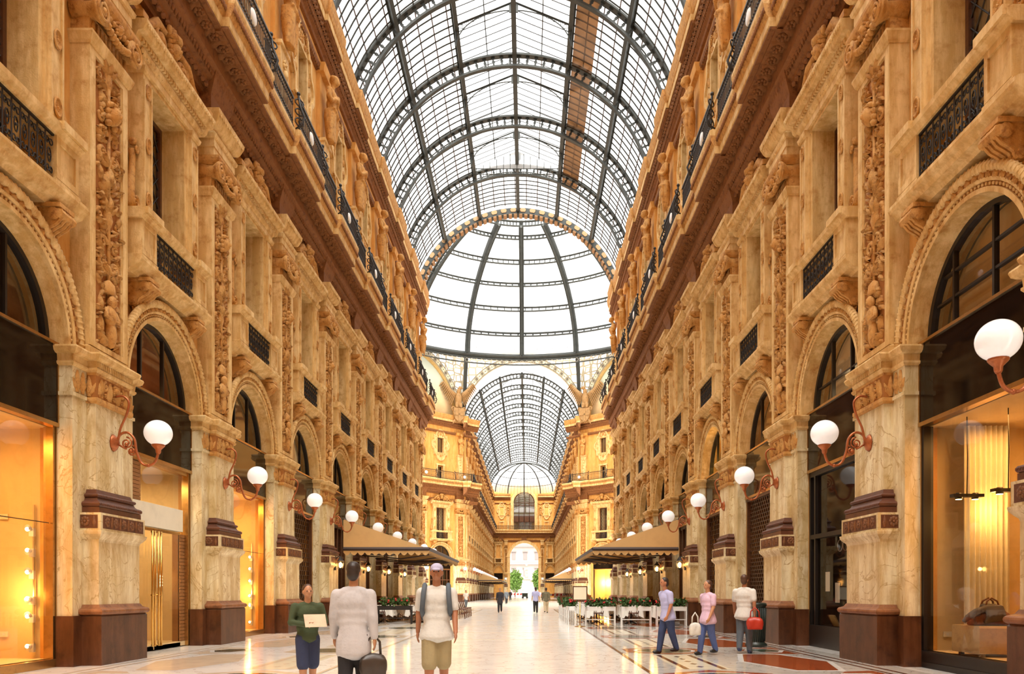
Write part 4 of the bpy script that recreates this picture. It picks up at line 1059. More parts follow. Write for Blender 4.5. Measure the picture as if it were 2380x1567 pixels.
for i, th in enumerate(THS[1:] + [TT]):
    m = MB(); n = 64; dz = .45 if i % 2 == 0 else .55
    P = [dpt(th, 2*pi*j/n) for j in range(n)]; Q = [(x*.985, DC+(y-DC)*.985, z-dz) for x, y, z in P]
    tube(m, P, .12, 4, True, False); tube(m, Q, .10, 4, True, False)
    for j in range(n*2):
        p = dpt(th, 2*pi*(j+.5)/(2*n)); tube(m, [p, (p[0]*.985, DC+(p[1]-DC)*.985, p[2]-dz)], .09 if i % 2 == 0 else .055, 4, smooth=False)
        if i in (1, 3): tube(m, [p, (p[0], p[1], p[2]+.35)], .025, 3, smooth=False)
    dobj('dome_ring', m.mesh('dome_ring', RI))
m = MB(); n = 96; P = [dpt(0, 2*pi*j/n) for j in range(n)]
tube(m, P, .32, 4, True, False); tube(m, [(x*.99, DC+(y-DC)*.99, z-.45) for x, y, z in P], .12, 4, True, False); tube(m, [(x*.985, DC+(y-DC)*.985, z-1.1) for x, y, z in P], .08, 4, True, False)
dobj('base_ring', m.mesh('base_ring', RI))
for a, b in ((W,20.7),(20.7,W)):
    for sx in (-1, 1):
        for sy_ in (-1, 1):
            m = MB(); e1 = Vector((sx*a, DC+sy_*b, 24.2)); ph = atan2(sx*a, sy_*b); p0 = Vector(dpt(0, min(PHS, key=lambda v: abs(v-ph)))); mid = (e1+p0)/2+Vector((0,0,.9)); tube(m, [p0, mid, e1], [.26,.24,.2], 4, smooth=False); dobj('corner_strut', m.mesh('corner_strut', RI))
m = MB()
for j in range(n*2):
    a = 2*pi*j/(2*n); p = Vector(dpt(0, a)); c = Vector((p.x*.987, DC+(p.y-DC)*.987, p.z-.78)); tv = Vector((cos(a), -sin(a), 0))
    tube(m, [c+tv*.2*cos(2*pi*s/8)+Vector((0,0,.24*sin(2*pi*s/8))) for s in range(8)], .035, 3, True)
dobj('scroll_frieze', m.mesh('scroll_frieze', mat('grey_frieze', (.45,.42,.36), .6, .1, 4)))
m = MB(); rt = (DR)*cos(TT); zt = DH+DA*sin(TT)
for k in range(30):
    for row in range(3):
        a = 2*pi*(k+.5*(row % 2))/30; tube(m, [(rt*sin(a+.085*cos(2*pi*s/8)), DC+rt*cos(a+.085*cos(2*pi*s/8)), zt+.4+.75*row+.42*sin(2*pi*s/8)) for s in range(8)], .07, 4, True)
for z in (zt, zt+2.4): tube(m, [(rt*sin(2*pi*s/48), DC+rt*cos(2*pi*s/48), z) for s in range(48)], .1, 4, True)
dobj('oculus_lattice', m.mesh('oculus_lattice', mat('lattice_grey', (.55,.55,.5), .6, .1, 4)))
m = MB(); vs = [(rt*sin(2*pi*s/32), DC+rt*cos(2*pi*s/32), zt+2.4) for s in range(32)]; m.add(vs, [tuple(range(32))]); dobj('oculus_pane', m.mesh('oculus_pane', VG2))
# bolt heads dotted on the dome panes
m = MB()
for i in range(len(THS)):
    t0 = THS[i]; t1 = (THS+[TT])[i+1]
    for f_ in (.33, .66):
        for j in range(16*8):
            if j % 8 == 0: continue
            p = dpt(t0+(t1-t0)*f_, 2*pi*j/128, -.02); ell(m, p, .05, 4, 3)
dobj('pane_bolts', m.mesh('pane_bolts', mat('bolt_grey', (.5,.5,.5), .5, 0)))['kind'] = 'stuff'
# ================================================================== assemble the near arcade
PIL = make_pilaster(); ARC = make_arch(); BAL = make_balcony(); STA = make_statue(); UPW = make_upper_window(); RAIL = make_gallery_rail(); LAMP = make_lamp(); LANT = make_lantern()
CORN = cornice_meshes()
SHOPS = {k: make_shop(k, b) for k, b in (('lit', mat('shadowy_fan_room', (.30,.16,.07), .85, .3, 1.5)), ('door', mat('red_fan_wall', (.42,.15,.05), .8, .2, 2)), ('dark', mat('pale_fan_blind', (.80,.66,.45), .85, .1, 2)), ('shutter', mat('amber_wall', (.75,.42,.1), .8, .2, 2)), ('grille', WCU), ('cafe', DK), ('lit2', mat('amber_blind', (.70,.42,.16), .85, .2, 1.5)))}
WM = wall_mesh('arcade_wall', [BY(j) for j in range(-1, 9)], B, [(-8, BY(-1)-B/2), (PY(8), 56.5)])
for side in ('left', 'right'):
    o = struct('wall_'+side, WM if side == 'left' else wall_mesh('arcade_wall_right', [-BY(j) for j in range(-1, 9)], B, [(-BY(-1)+B/2, 8), (-56.5, -PY(8))]))
    o.location = wl(side, 0); o.rotation_euler = (0, 0, rz(side))
    t = thing('trim_1' if side == 'left' else 'trim_2', None, None, (0,0,0)); t['kind'] = 'structure'
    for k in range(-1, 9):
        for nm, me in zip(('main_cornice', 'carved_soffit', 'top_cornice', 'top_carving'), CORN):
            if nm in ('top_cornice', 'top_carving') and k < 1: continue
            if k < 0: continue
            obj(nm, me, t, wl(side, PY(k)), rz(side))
o = struct('wall_back', MB().add([(-7.6,-9,0),(7.6,-9,0),(7.6,-9,30),(-7.6,-9,30)], [(0,1,2,3)]).mesh('light_block', PL))  # unseen wall added behind the camera to cut frontal fill light
shop_kinds = {'left': ['lit', 'door', 'lit', 'grille', 'cafe', 'cafe', 'cafe', 'cafe', 'dark'], 'right': ['lit2', 'dark', 'shutter', 'grille', 'cafe', 'cafe', 'cafe', 'cafe', 'dark']}
desc = {'lit': 'bright shop display window under a black fascia', 'lit2': 'wide shop window with a handbag display', 'door': 'shop entrance with tall gold door handles', 'dark': 'black framed dark shopfront',
        'shutter': 'shopfront closed by a brown roller shutter', 'grille': 'shopfront closed by a thin bar grille', 'cafe': 'dark timber cafe front'}
for side in ('left', 'right'):
    r_ = rz(side); hi = 0
    for k in range(-1 if side == 'right' else 0, 9):
        n = ORD[k if side == 'left' else k+1]
        place(PIL, 'pilaster', 'carved stone and marble pilaster, %s from the camera along the %s wall' % (n, side), 'pilaster', wl(side, PY(k)), r_, 'pilasters of the near arcade')
        place(LAMP, 'wall_lamp', 'white globe lamp on curly copper bracket, %s from the camera on the %s wall' % (n, side), 'wall lamp', wl(side, PY(k)), r_, 'globe lamps of the near arcade')
        if k >= 2: place(STA, 'caryatid_statue', 'stone figure with bowed head against the upper storey, %s from the camera on the %s' % (ORD[k-2], side), 'statue', wl(side, PY(k)), r_, 'statues of the near arcade')
        if k >= 1: place(RAIL, 'gallery_railing', 'black iron gallery railing with medallion, %s length from the camera on the %s' % (ORD[k-1], side), 'railing', wl(side, PY(k)), r_, 'gallery railings of the near arcade')
    for j in range(0, 9):
        n = ORD[j]
        place(ARC, 'stone_arch', 'round stone arch with rope and leaf mouldings, %s from the camera on the %s wall' % (n, side), 'arch', wl(side, BY(j)), r_, 'shop arches of the near arcade')
        place(BAL, 'balcony_window', 'tall pedimented window with iron balcony, %s from the camera on the %s wall' % (n, side), 'window', wl(side, BY(j)), r_, 'balcony windows of the near arcade')
        sk = shop_kinds[side][j]
        place(SHOPS[sk], 'shopfront', '%s, %s on the %s' % (desc[sk], n, side), 'shopfront', wl(side, BY(j)), r_, 'shopfronts of the near arcade')
        if j >= 2: place(UPW, 'upper_window', 'small upper window in a lobed stone frame, %s from the camera on the %s' % (ORD[j-2], side), 'window', wl(side, BY(j)), r_, 'upper windows of the near arcade')
for side, ks in (('left', (3, 4, 5, 6)), ('right', (3, 4, 5, 6))):
    for i, k in enumerate(ks):
        place(LANT, 'wall_lantern', 'lit iron lantern under the awning on the %s pilaster of the %s cafe' % (ORD[i], side), 'lantern', wl(side, PY(k)), rz(side), 'cafe wall lanterns')

# ================================================================== crossing: diagonal walls, lunettes, eagles
F_PIL = flat(PIL, 'pilaster_far'); F_ARC = flat(ARC, 'arch_far'); F_BAL = flat(BAL, 'balcony_window_far'); F_STA = flat(STA, 'statue_far'); F_UPW = flat(UPW, 'upper_window_far'); F_RAIL = flat(RAIL, 'railing_far')
F_SHOP = flat(SHOPS['cafe'], 'shopfront_far'); F_SHOPD = flat(SHOPS['lit2'], 'shopfront_lit_far'); F_LAMP = [('bracket', flat(LAMP[:4], 'lamp_bracket_far')), ('globe', LAMP[4][1])]
YF = 98.2; DL = 13.4; DB = 6.0
PAINT = mat('lunette_fresco', (.80,.72,.50), .85, .0)
nt = PAINT.node_tree; p = nt.nodes['Principled BSDF']
tc = node(nt, 'ShaderNodeTexCoord'); sp = node(nt, 'ShaderNodeSeparateXYZ'); nt.links.new(tc.outputs['Object'], sp.inputs[0])
nz = node(nt, 'ShaderNodeTexNoise'); nz.inputs['Scale'].default_value = .7; nz.inputs['Detail'].default_value = 5; nt.links.new(tc.outputs['Object'], nz.inputs['Vector'])
ma = node(nt, 'ShaderNodeMath', operation='MULTIPLY_ADD'); ma.inputs[1].default_value = 2.6; nt.links.new(nz.outputs['Fac'], ma.inputs[0]); nt.links.new(sp.outputs['Z'], ma.inputs[2])
mr = node(nt, 'ShaderNodeMapRange'); mr.inputs['From Min'].default_value = 24.5; mr.inputs['From Max'].default_value = 32; nt.links.new(ma.outputs[0], mr.inputs['Value'])
cr = node(nt, 'ShaderNodeValToRGB'); e = cr.color_ramp.elements
e[0].position = 0; e[0].color = (.45,.33,.16,1); e[1].position = 1; e[1].color = (.48,.58,.55,1)
for ps_, c_ in ((.18,(.72,.50,.26,1)),(.32,(.80,.62,.36,1)),(.42,(.70,.64,.42,1)),(.6,(.62,.68,.55,1))): q_ = e.new(ps_); q_.color = c_
nt.links.new(mr.outputs[0], cr.inputs['Fac']); nt.links.new(cr.outputs['Color'], p.inputs['Base Color'])
CREAM = mat('cream_ironwork', (.80,.72,.52), .7, .15, 4)
LAT = bpy.data.materials.new('lattice_glass'); LAT.use_nodes = True; nt = LAT.node_tree; p = nt.nodes['Principled BSDF']
p.inputs['Base Color'].default_value = (.40,.33,.21,1); p.inputs['Roughness'].default_value = .7
o_ = nt.nodes['Material Output']; g_ = node(nt, 'ShaderNodeNewGeometry')
vo = node(nt, 'ShaderNodeTexVoronoi', feature='DISTANCE_TO_EDGE'); vo.inputs['Scale'].default_value = 1.1; vo.inputs['Randomness'].default_value = .35; nt.links.new(g_.outputs['Position'], vo.inputs['Vector'])
lt = node(nt, 'ShaderNodeMath', operation='LESS_THAN'); lt.inputs[1].default_value = .075; nt.links.new(vo.outputs['Distance'], lt.inputs[0])
tr = node(nt, 'ShaderNodeBsdfTransparent'); mx = node(nt, 'ShaderNodeMixShader'); nt.links.new(lt.outputs[0], mx.inputs[0]); nt.links.new(tr.outputs[0], mx.inputs[1]); nt.links.new(p.outputs[0], mx.inputs[2]); nt.links.new(mx.outputs[0], o_.inputs['Surface'])
def spandrel(mb, half, r, z0, zt, zs=1.0):   # lattice wall above an arch of radius r, in the local y,z plane
    q = atan2(zt-z0, half); A = sorted([pi*i/28 for i in range(29)] + [q, pi-q]); I = []; O = []
    for a in A:
        I.append((0, r*cos(a), z0+zs*r*sin(a))); k = min(half/max(1e-6,abs(cos(a))), (zt-z0)/max(1e-6,sin(a))); k = max(k, r+.02); O.append((0, k*cos(a), max(z0+k*sin(a), z0)))
    strip(mb, I, O)
def deco_band(mb, r0, r1, z0, zs, x=.1):
    archband(mb, [(r0,-.25),(r0,x),(r1,x),(r1,-.25)], z0, 56, zs=zs)
    d = MB()
    archband(d, [(r0+.02,x),(r0+.02,x+.03),(r0+.09,x+.03),(r0+.09,x)], z0, 56, zs=zs); archband(d, [(r1-.09,x),(r1-.09,x+.03),(r1-.02,x+.03),(r1-.02,x)], z0, 56, zs=zs)
    n = 24; rm = (r0+r1)/2
    for i in range(n):
        a = pi*(i+.5)/n; y, z = rm*cos(a), z0+zs*rm*sin(a); rosette(d, x, y, z, (r1-r0)*.3, .04, 8)
        tube(d, [(x+.02, y+(r1-r0)*.38*cos(2*pi*s/12), z+(r1-r0)*.38*sin(2*pi*s/12)) for s in range(12)], .022, 3, True)
        a = pi*i/n; y, z = rm*cos(a), z0+zs*rm*sin(a); rosette(d, x, y, z, (r1-r0)*.15, .03, 4)
    return d
m = MB(); d = deco_band(m, 7.25, 8.0, 23.3, .98)
root = thing('crossing_arch', 'cream ornamental arch band around the far arm roof opening', 'arch', (0,YF,0), -pi/2)
obj('arch_band', m.mesh('arch_band', CREAM), root); obj('rosette_ornament', d.mesh('rosette_ornament', mat('grey_ornament', (.20,.17,.12), .7, .1, 4)), root)
m = MB(); spandrel(m, 9.4, 7.95, 23.3, 31.6, .98); obj('lattice_glazing', m.mesh('lattice_glazing', LAT), root)
for sg_, nm in ((-1, 'left'), (1, 'right')):
    # local frame of the diagonal wall: origin at the corner of the far arm, y runs along the wall
    c0 = Vector((sg_*W, YF, 0)); dirv = Vector((sg_*1, -1, 0)).normalized()
    ang = radians(-45 if sg_ < 0 else -135); sy = -1 if sg_ < 0 else 1      # local +x faces the crossing
    def D(s, z=0): v = c0 + dirv*s; return (v.x, v.y, z)
    L = DL*sqrt(2)
    wmsh = wall_mesh('diagonal_wall', [sy*(.9+DB/2+DB*i) for i in range(3)], DB, [tuple(sorted((sy*-.2, sy*.9)))])
    o = struct('wall_diagonal_'+nm, wmsh); o.location = D(0); o.rotation_euler = (0,0,ang)
    t = thing('trim_%d' % (3 if sg_ < 0 else 4), None, None, D(0), ang); t['kind'] = 'structure'
    for i in range(3):
        for n_, me in zip(('main_cornice', 'carved_soffit', 'top_cornice', 'top_carving'), CORN):
            c = obj(n_, me, t, (0, sy*(.9+DB*i), 0)); c.scale = (1, DB/B, 1)
    for i in range(2):
        s = .9+DB*i; lo = D(s)
        for me, n_, w_, cat in ((F_PIL, 'pilaster', 'carved pilaster', 'pilaster'), (F_STA, 'caryatid_statue', 'stone figure', 'statue')):
            tag(obj(n_, me, None, lo, ang), '%s on the %s diagonal wall of the crossing, %s from the far arm' % (w_, nm, ORD[i]), cat, cat+'s of the crossing')
        o = tag(obj('gallery_railing', F_RAIL, None, lo, ang), 'iron gallery railing on the %s diagonal wall, %s from the far arm' % (nm, ORD[i]), 'railing', 'railings of the crossing'); o.scale = (1, DB/B, 1)
        place(F_LAMP, 'wall_lamp', 'white globe lamp on the %s diagonal wall of the crossing, %s from the far arm' % (nm, ORD[i]), 'wall lamp', lo, ang, 'lamps of the crossing')
    for i in range(1):
        lo = D(.9+DB/2+DB*i)
        for sp_, n_, w_, cat in ((ARC, 'stone_arch', 'round shop arch', 'arch'), (BAL, 'balcony_window', 'pedimented window with iron balcony', 'window'), (UPW, 'upper_window', 'small window in a lobed frame high', 'window')):
            place(sp_, n_, '%s on the %s diagonal wall facing the crossing' % (w_, nm), cat, lo, ang)
        place(SHOPS['lit2' if sg_ > 0 else 'cafe'], 'shopfront', ('lit' if sg_ > 0 else 'dark timber') + ' shopfront on the %s diagonal wall facing the crossing' % nm, 'shopfront', lo, ang)
    # painted lunette
    r0, r1 = 8.1, 8.85; zl = 23.2; yc = sy*L/2
    m = MB(); m.M = Matrix.Translation((0,yc,0)); d = None
    d = deco_band(m, r0, r1, zl, .93); d.v = [(x, y+yc, z) for x, y, z in d.v]
    root = thing('painted_lunette', 'arched wall painting in pale sky and sand tones above the %s diagonal wall' % nm, 'wall painting', D(0), ang)
    f = MB(); f.M = m.M; vs = [(-.2, (r0+.1)*cos(pi*i/40), zl+.93*(r0+.1)*sin(pi*i/40)) for i in range(41)]; f.add(vs, [tuple(range(41))])
    obj('painting', f.mesh('painting', PAINT), root); obj('arch_band', m.mesh('arch_band', CREAM), root); obj('rosette_ornament', d.mesh('rosette_ornament', bpy.data.materials['grey_ornament']), root)
    gb = MB(); gb.M = m.M; archband(gb, [(r0-.35,-.2),(r0-.35,.0),(r0-.05,.05),(r0-.05,-.2)], zl, 48, zs=.93); obj('gilt_border', gb.mesh('gilt_border', mat('gilt_border', (.55,.36,.12), .5, .2, 4)), root)
    m = MB(); m.M = Matrix.Translation((0,yc,0)); spandrel(m, L/2, r1-.05, zl, 31.4, .93); obj('lattice_glazing', m.mesh('lattice_glazing', LAT), root)
    # near diagonal and the corner pier behind the camera's view of the side arms
    o = struct('wall_near_diagonal_'+nm, MB().add([(sg_*W,56.5,0),(sg_*(W+DL),56.5+DL,0),(sg_*(W+DL),56.5+DL,23.2),(sg_*W,56.5,23.2)], [(0,1,2,3)]).mesh('near_diagonal', PL))
    # eagle over a shield on the corner
    eg = MB()
    ell(eg, (0,0,1.75), (.36,.38,.72), 12, 9); ell(eg, (.12,0,2.5), (.22,.22,.3), 10, 7); ell(eg, (.2,-sy*.12,2.85), (.2,.2,.2), 10, 7); ell(eg, (.3,-sy*.32,2.8), (.07,.14,.07), 8, 5); ell(eg, (-.1,0,.95), (.2,.36,.4), 8, 6)
    for q in (-1, 1): ell(eg, (.12,q*.22,1.1), (.18,.18,.3), 8, 6); ell(eg, (.2,q*.22,.85), (.15,.14,.1), 8, 5)
    wings = []
    for q in (-1, 1):
        w = MB()
        tube(w, [(0,q*.3,2.1),(-.05,q*.75,2.45),(-.1,q*1.25,2.95),(-.1,q*1.6,3.45)], [.2,.2,.16,.07], 8)
        for i in range(11):
            t = i/10; y = .35+1.25*t; z = 2.15+1.25*t**1.3
            for (ln, x, wd) in ((1.25-.1*i*.3, -.12, .1), (.75, -.04, .1), (.4, .04, .09)):
                an = -pi/2+q*(.35+.35*t); leaf(w, x, q*y, z, an, ln*(1.0-.25*t), wd, .09)
        wings.append(w)
    sd = MB(); plate(sd, [(-.55,.75),(-.6,.2),(-.42,-.35),(0,-.75),(.42,-.35),(.6,.2),(.55,.75)], .0, .28)
    box(sd, .28, .33, -.09, .09, -.6, .72); box(sd, .28, .33, -.55, .55, .0, .18)
    for q in (-1, 1): spiral(sd, .1, q*.55, .7, .22, 1.4, -pi/2, q, .08, 14); leaf(sd, .1, q*.35, -.4, -pi/2+q*.5, .6, .14, .12)
    root = thing('eagle_sculpture', 'stone eagle with raised wings over a shield, on the %s corner of the far arm' % nm, 'sculpture', D(1.7, 23.2), -pi/2 - sg_*.4)
    root.location.y -= .6; root.location.x -= sg_*.6; root.scale = (1.2,)*3
    EGM = bpy.data.materials.get('eagle_stone') or mat('eagle_stone', (.36,.20,.07), .7, .4, 4)
    obj('eagle_body', fuse(eg, 'eagle_body', EGM, .06, 3), root)
    for w in wings: obj('wing', w.mesh('wing', EGM), root)
    obj('shield', sd.mesh('shield', EGM), root)

# ================================================================== far arm
NB = 14; YP0 = 99.1; YEND = 173.0
far_w = wall_mesh('far_wall', [YP0+B*(i+.5) for i in range(NB)], B, [(YF-.2, YP0), (YP0+B*NB, YEND)])
far_wr = wall_mesh('far_wall_right', [-(YP0+B*(i+.5)) for i in range(NB)], B, [(-YP0, -YF+.2), (-YEND, -(YP0+B*NB))])
for side in ('left', 'right'):
    o = struct('wall_far_'+side, far_w if side == 'left' else far_wr); o.location = wl(side, 0); o.rotation_euler = (0,0,rz(side))
    t = thing('trim_%d' % (5 if side == 'left' else 6), None, None, (0,0,0)); t['kind'] = 'structure'; r_ = rz(side)
    for i in range(NB+1):
        y = YP0+B*i
        for n_, me in zip(('main_cornice', 'carved_soffit', 'top_cornice', 'top_carving'), CORN): obj(n_, me, t, wl(side, y), r_)
        lo = wl(side, y)
        for me, n_, w_, cat in ((F_PIL, 'pilaster', 'small carved pilaster', 'pilaster'), (F_STA, 'caryatid_statue', 'small stone figure', 'statue'), (F_RAIL, 'gallery_railing', 'iron gallery railing', 'railing')):
            tag(obj(n_, me, None, lo, r_), '%s, %s beyond the dome along the %s side of the far arm' % (w_, ORD[i], side), cat, cat+'s of the far arm')
        place(F_LAMP, 'wall_lamp', 'small white globe lamp, %s beyond the dome on the %s' % (ORD[i], side), 'wall lamp', lo, r_, 'globe lamps of the far arm')
    for i in range(NB):
        lo = wl(side, YP0+B*(i+.5))
        for me, n_, w_, cat in ((F_ARC, 'stone_arch', 'small round arch', 'arch'), (F_BAL, 'balcony_window', 'small pedimented window', 'window'), (F_UPW, 'upper_window', 'small lobed attic window', 'window'), (F_SHOP, 'shopfront', 'dark little shopfront', 'shopfront')):
            tag(obj(n_, me, None, lo, r_), '%s, %s beyond the dome along the %s side of the far arm' % (w_, ORD[i], side), cat, cat+'s of the far arm')
gl = MB(); YV = 163.5
barrel(gl, YF, YV, 0, A1); barrel(gl, YF, YV, pi-A1, pi)
for q in (-1, 1): quad(gl, (q*GX,YF,GZ),(q*GX,YV,GZ),(0,YV,GZ+1.15),(0,YF,GZ+1.15))
ceil2 = struct('ceiling_far', gl.mesh('roof_panes_far', VG))
F_RIB = flat(RIB, 'arched_rib_far')
nn = int((YV-YF)/B)
for i in range(nn+1):
    y = YF+.5+B*i
    tag(obj('arched_rib', F_RIB, None, (0,y,0)), 'arched iron truss of the far glass roof, %s beyond the dome' % ORD[i], 'roof truss', 'arched ribs of the far glass roof')
    if i < nn:
        obj('glazing_bars', BAR_F[0], ceil2, (0,y+B/2,0)); obj('cross_bars', BAR_F[1], ceil2, (0,y+B/2,0)); obj('ridge_bars', LBAR, ceil2, (0,y+B/2,0))
        if i < 8: tag(obj('gable_truss', GAB[0][1], None, (0,y+B/2,0)), 'gabled truss of the far ridge skylight, %s beyond the dome' % ORD[i], 'roof truss', 'gable trusses of the far roof')
pm = make_purlin(YV-YF).mesh('purlin_far', RI)
for a, lb in ((pi/2, 'thin ridge beam of the far glass roof'), (A1, 'beam along the right edge of the far skylight'), (pi-A1, 'beam along the left edge of the far skylight'), (A2, 'purlin on the right slope of the far roof'), (pi-A2, 'purlin on the left slope of the far roof')):
    x, z = pol(a, R-.05); o = obj('roof_purlin', pm, None, (x,YF,z)); o.rotation_euler = (0, pi/2-a, 0); tag(o, lb, 'roof beam', 'purlins of the far roof')
# small glazed apse dome over the end of the far arm
ap = thing('apse_dome', 'small glazed half dome closing the far roof', 'dome', (0,YV,23.0)); m = MB(); vs = []; fs = []
for i in range(9):
    for j in range(25):
        th = pi/2*i/8; ph = -pi/2+pi*j/24; vs.append((7.3*cos(th)*sin(ph), 9.0*cos(th)*cos(ph), 5.6*sin(th)))
for i in range(8):
    for j in range(24): fs.append((i*25+j, i*25+j+1, (i+1)*25+j+1, (i+1)*25+j))
m.add(vs, fs, True); obj('apse_panes', m.mesh('apse_panes', VG2), ap)
for ph in (-pi/2, -pi/3, -pi/6, 0, pi/6, pi/3, pi/2):
    m = MB(); tube(m, [(7.2*cos(pi/2*i/12)*sin(ph), 8.9*cos(pi/2*i/12)*cos(ph), 5.5*sin(pi/2*i/12)) for i in range(13)], .13, 4, smooth=False); obj('apse_rib', m.mesh('apse_rib', RI), ap)
m = MB()
for th in (.3, .62, .9): tube(m, [(7.2*cos(th)*sin(-pi/2+pi*i/24), 8.9*cos(th)*cos(-pi/2+pi*i/24), 5.5*sin(th)) for i in range(25)], .06, 4, smooth=False)
for ph in [(-pi/2+pi*i/30) for i in range(31)]: tube(m, [(7.25*cos(pi/2*i/12)*sin(ph), 8.95*cos(pi/2*i/12)*cos(ph), 5.55*sin(pi/2*i/12)) for i in range(10)], .03, 3, smooth=False)
obj('apse_bars', m.mesh('apse_bars', RI), ap)
# end wall with the passage arch
EA = -pi/2
def E(x, z=0, dy=0): return (x, YEND-dy, z)
m = MB(); r = 3.2; zs = 9.0; h = W+.3; zt = 14.0; q = atan2(zt-zs, h)
A = sorted([pi*i/32 for i in range(33)] + [q, pi-q]); I = [(0, r*cos(a), zs+r*sin(a)) for a in A]; O = []
for a in A:
    k = min(h/max(1e-6,abs(cos(a))), (zt-zs)/max(1e-6,sin(a))); O.append((0, k*cos(a), zs+k*sin(a)))
strip(m, I, O); strip(m, I, [(-1.2,y,z) for _,y,z in I])
for q in (-1, 1): quad(m, (0,q*r,0),(0,q*h,0),(0,q*h,zs),(0,q*r,zs)); quad(m, (0,q*r,0),(-1.2,q*r,0),(-1.2,q*r,zs),(0,q*r,zs))
r2 = 2.35; zs2 = 21.2; zt2 = 25.2; q = atan2(zt2-zs2, h); A = sorted([pi*i/32 for i in range(33)] + [q, pi-q]); I = [(0, r2*cos(a), zs2+r2*sin(a)) for a in A]; O = []
for a in A:
    k = min(h/max(1e-6,abs(cos(a))), (zt2-zs2)/max(1e-6,sin(a))); O.append((0, k*cos(a), zs2+k*sin(a)))
strip(m, I, O); strip(m, I, [(-.6,y,z) for _,y,z in I])
for q in (-1, 1): quad(m, (0,q*r2,zt),(0,q*h,zt),(0,q*h,zs2),(0,q*r2,zs2)); quad(m, (0,q*r2,zt),(-.6,q*r2,zt),(-.6,q*r2,zs2),(0,q*r2,zs2))
o = struct('wall_end', m.mesh('end_wall', PL)); o.location = E(0); o.rotation_euler = (0,0,EA)
t = thing('trim_7', None, None, E(0), EA); t['kind'] = 'structure'
for i in (-1, 0, 1): obj('main_cornice', CORN[0], t, (0, i*B, 0))
for q in (-1, 1): c = obj('top_cornice', CORN[2], t, (0, q*5.2, 0)); c.scale = (1, .82, 1)
m = MB(); archband(m, [(3.2,.0),(3.2,.25),(3.75,.25),(3.75,.0)], zs, 40); 
for q in (-1, 1): stack(m, [(0,.3,.3),(9.0,.3,.3),(9.05,.4,.4),(9.3,.4,.4)], 0, q*3.55)
root = thing('passage_arch', 'tall round passage arch at the far end opening to the bright square', 'arch', E(0), EA); obj('arch_moulding', m.mesh('arch_moulding', ST), root)
m = MB(); archband(m, [(2.35,.0),(2.35,.2),(3.0,.2),(3.0,.0)], zs2, 40)
for q in (-1, 1): box(m, 0, .2, min(q*2.35,q*3.0), max(q*2.35,q*3.0), 15.1, zs2)
b = MB(); archband(b, [(2.2,-.45),(2.2,-.3),(2.35,-.3),(2.35,-.45)], zs2, 32)
for y in (-1.17, 0, 1.17): box(b, -.45, -.3, y-.06, y+.06, 15.1, zs2+sqrt(2.3**2-y*y))
for z in (16.9, 18.2, 20.6, 21.2): box(b, -.45, -.3, -2.3, 2.3, z-.06, z+.06)
box(b, -.5, -.3, -2.3, 2.3, 16.9, 18.1)
g = MB(); halfdisc(g, 2.3, -.4, zs2, 24, 15.1); bl = MB()
for i in range(4): y = -1.75+1.17*i; box(bl, -.6, -.55, y-.5, y+.5, 18.3, 20.5); 
box(bl, -.9, -.85, -2.4, 2.4, 15, 23.6)
root = thing('end_window', 'large arched window with pale blinds above the far passage arch', 'window', E(0), EA)
obj('stone_surround', m.mesh('stone_surround', ST), root); obj('window_bars', b.mesh('window_bars', WD), root); obj('pane', g.mesh('pane', PN), root); obj('blind', bl.mesh('blind', WCU), root)
m = MB(); scroll_rail(m, -7.0, 7.0, 15.15, 16.05, 1.05, .35, .03); tag(obj('gallery_railing', m.mesh('end_railing', IR), None, E(0), EA), 'iron railing crossing the far end above the passage arch', 'railing')
for q, nm in ((-1, 'left'), (1, 'right')):
    for me, n_, w_, cat, x, sc in ((F_BAL, 'balcony_window', 'narrow pedimented window', 'window', 5.75, .62), (F_ARC, 'stone_arch', 'small round arch', 'arch', 5.75, .62), (F_SHOP, 'shopfront', 'dark shopfront', 'shopfront', 5.75, .62), (F_UPW, 'upper_window', 'lobed attic window', 'window', 5.0, .8), (F_PIL, 'pilaster', 'carved pilaster', 'pilaster', 4.05, .55), (F_STA, 'caryatid_statue', 'stone figure', 'statue', 3.6, .8)):
        o = obj(n_, me, None, E(q*x), EA); o.scale = (1, sc, 1); tag(o, '%s on the end wall, %s of the passage arch' % (w_, nm), cat)
    place(F_LAMP, 'wall_lamp', 'small globe lamp on the end wall, %s of the passage arch' % nm, 'wall lamp', E(q*4.1), EA)
# ================================================================== floor with marble inlay
FLM = mat('white_marble_floor', (.90,.87,.82), .13, .12, 1.2, vein=(.62,.54,.45))
GYM = mat('grey_veined_marble', (.62,.58,.52), .12, .25, 1.6, vein=(.35,.32,.28))
REDM = mat('red_marble', (.36,.075,.022), .12, .3, 4.0); PALE = mat('pale_and_glared_marble', (.74,.60,.44), .13, .15, 3.0)  # PALE also serves the left inlays, with floor glare put into the colour
GRM = mat('green_marble', (.06,.075,.045), .12, .4, 4.0); CRM = mat('cream_inlay', (.82,.74,.55), .13, .1, 3.0); BRM = mat('brown_inlay', (.15,.04,.014), .12, .3, 4.0)
m = MB(); quad(m, (-45,-12,0),(45,-12,0),(45,300,0),(-45,300,0)); FLOOR = struct('floor', m.mesh('floor', FLM))
def poly(mb, P, z): mb.add([(x,y,z) for x, y in P], [tuple(range(len(P)))])
def ngon(cx, cy, rx, ry, n, rot=0): return [(cx+rx*cos(2*pi*i/n+rot), cy+ry*sin(2*pi*i/n+rot)) for i in range(n)]
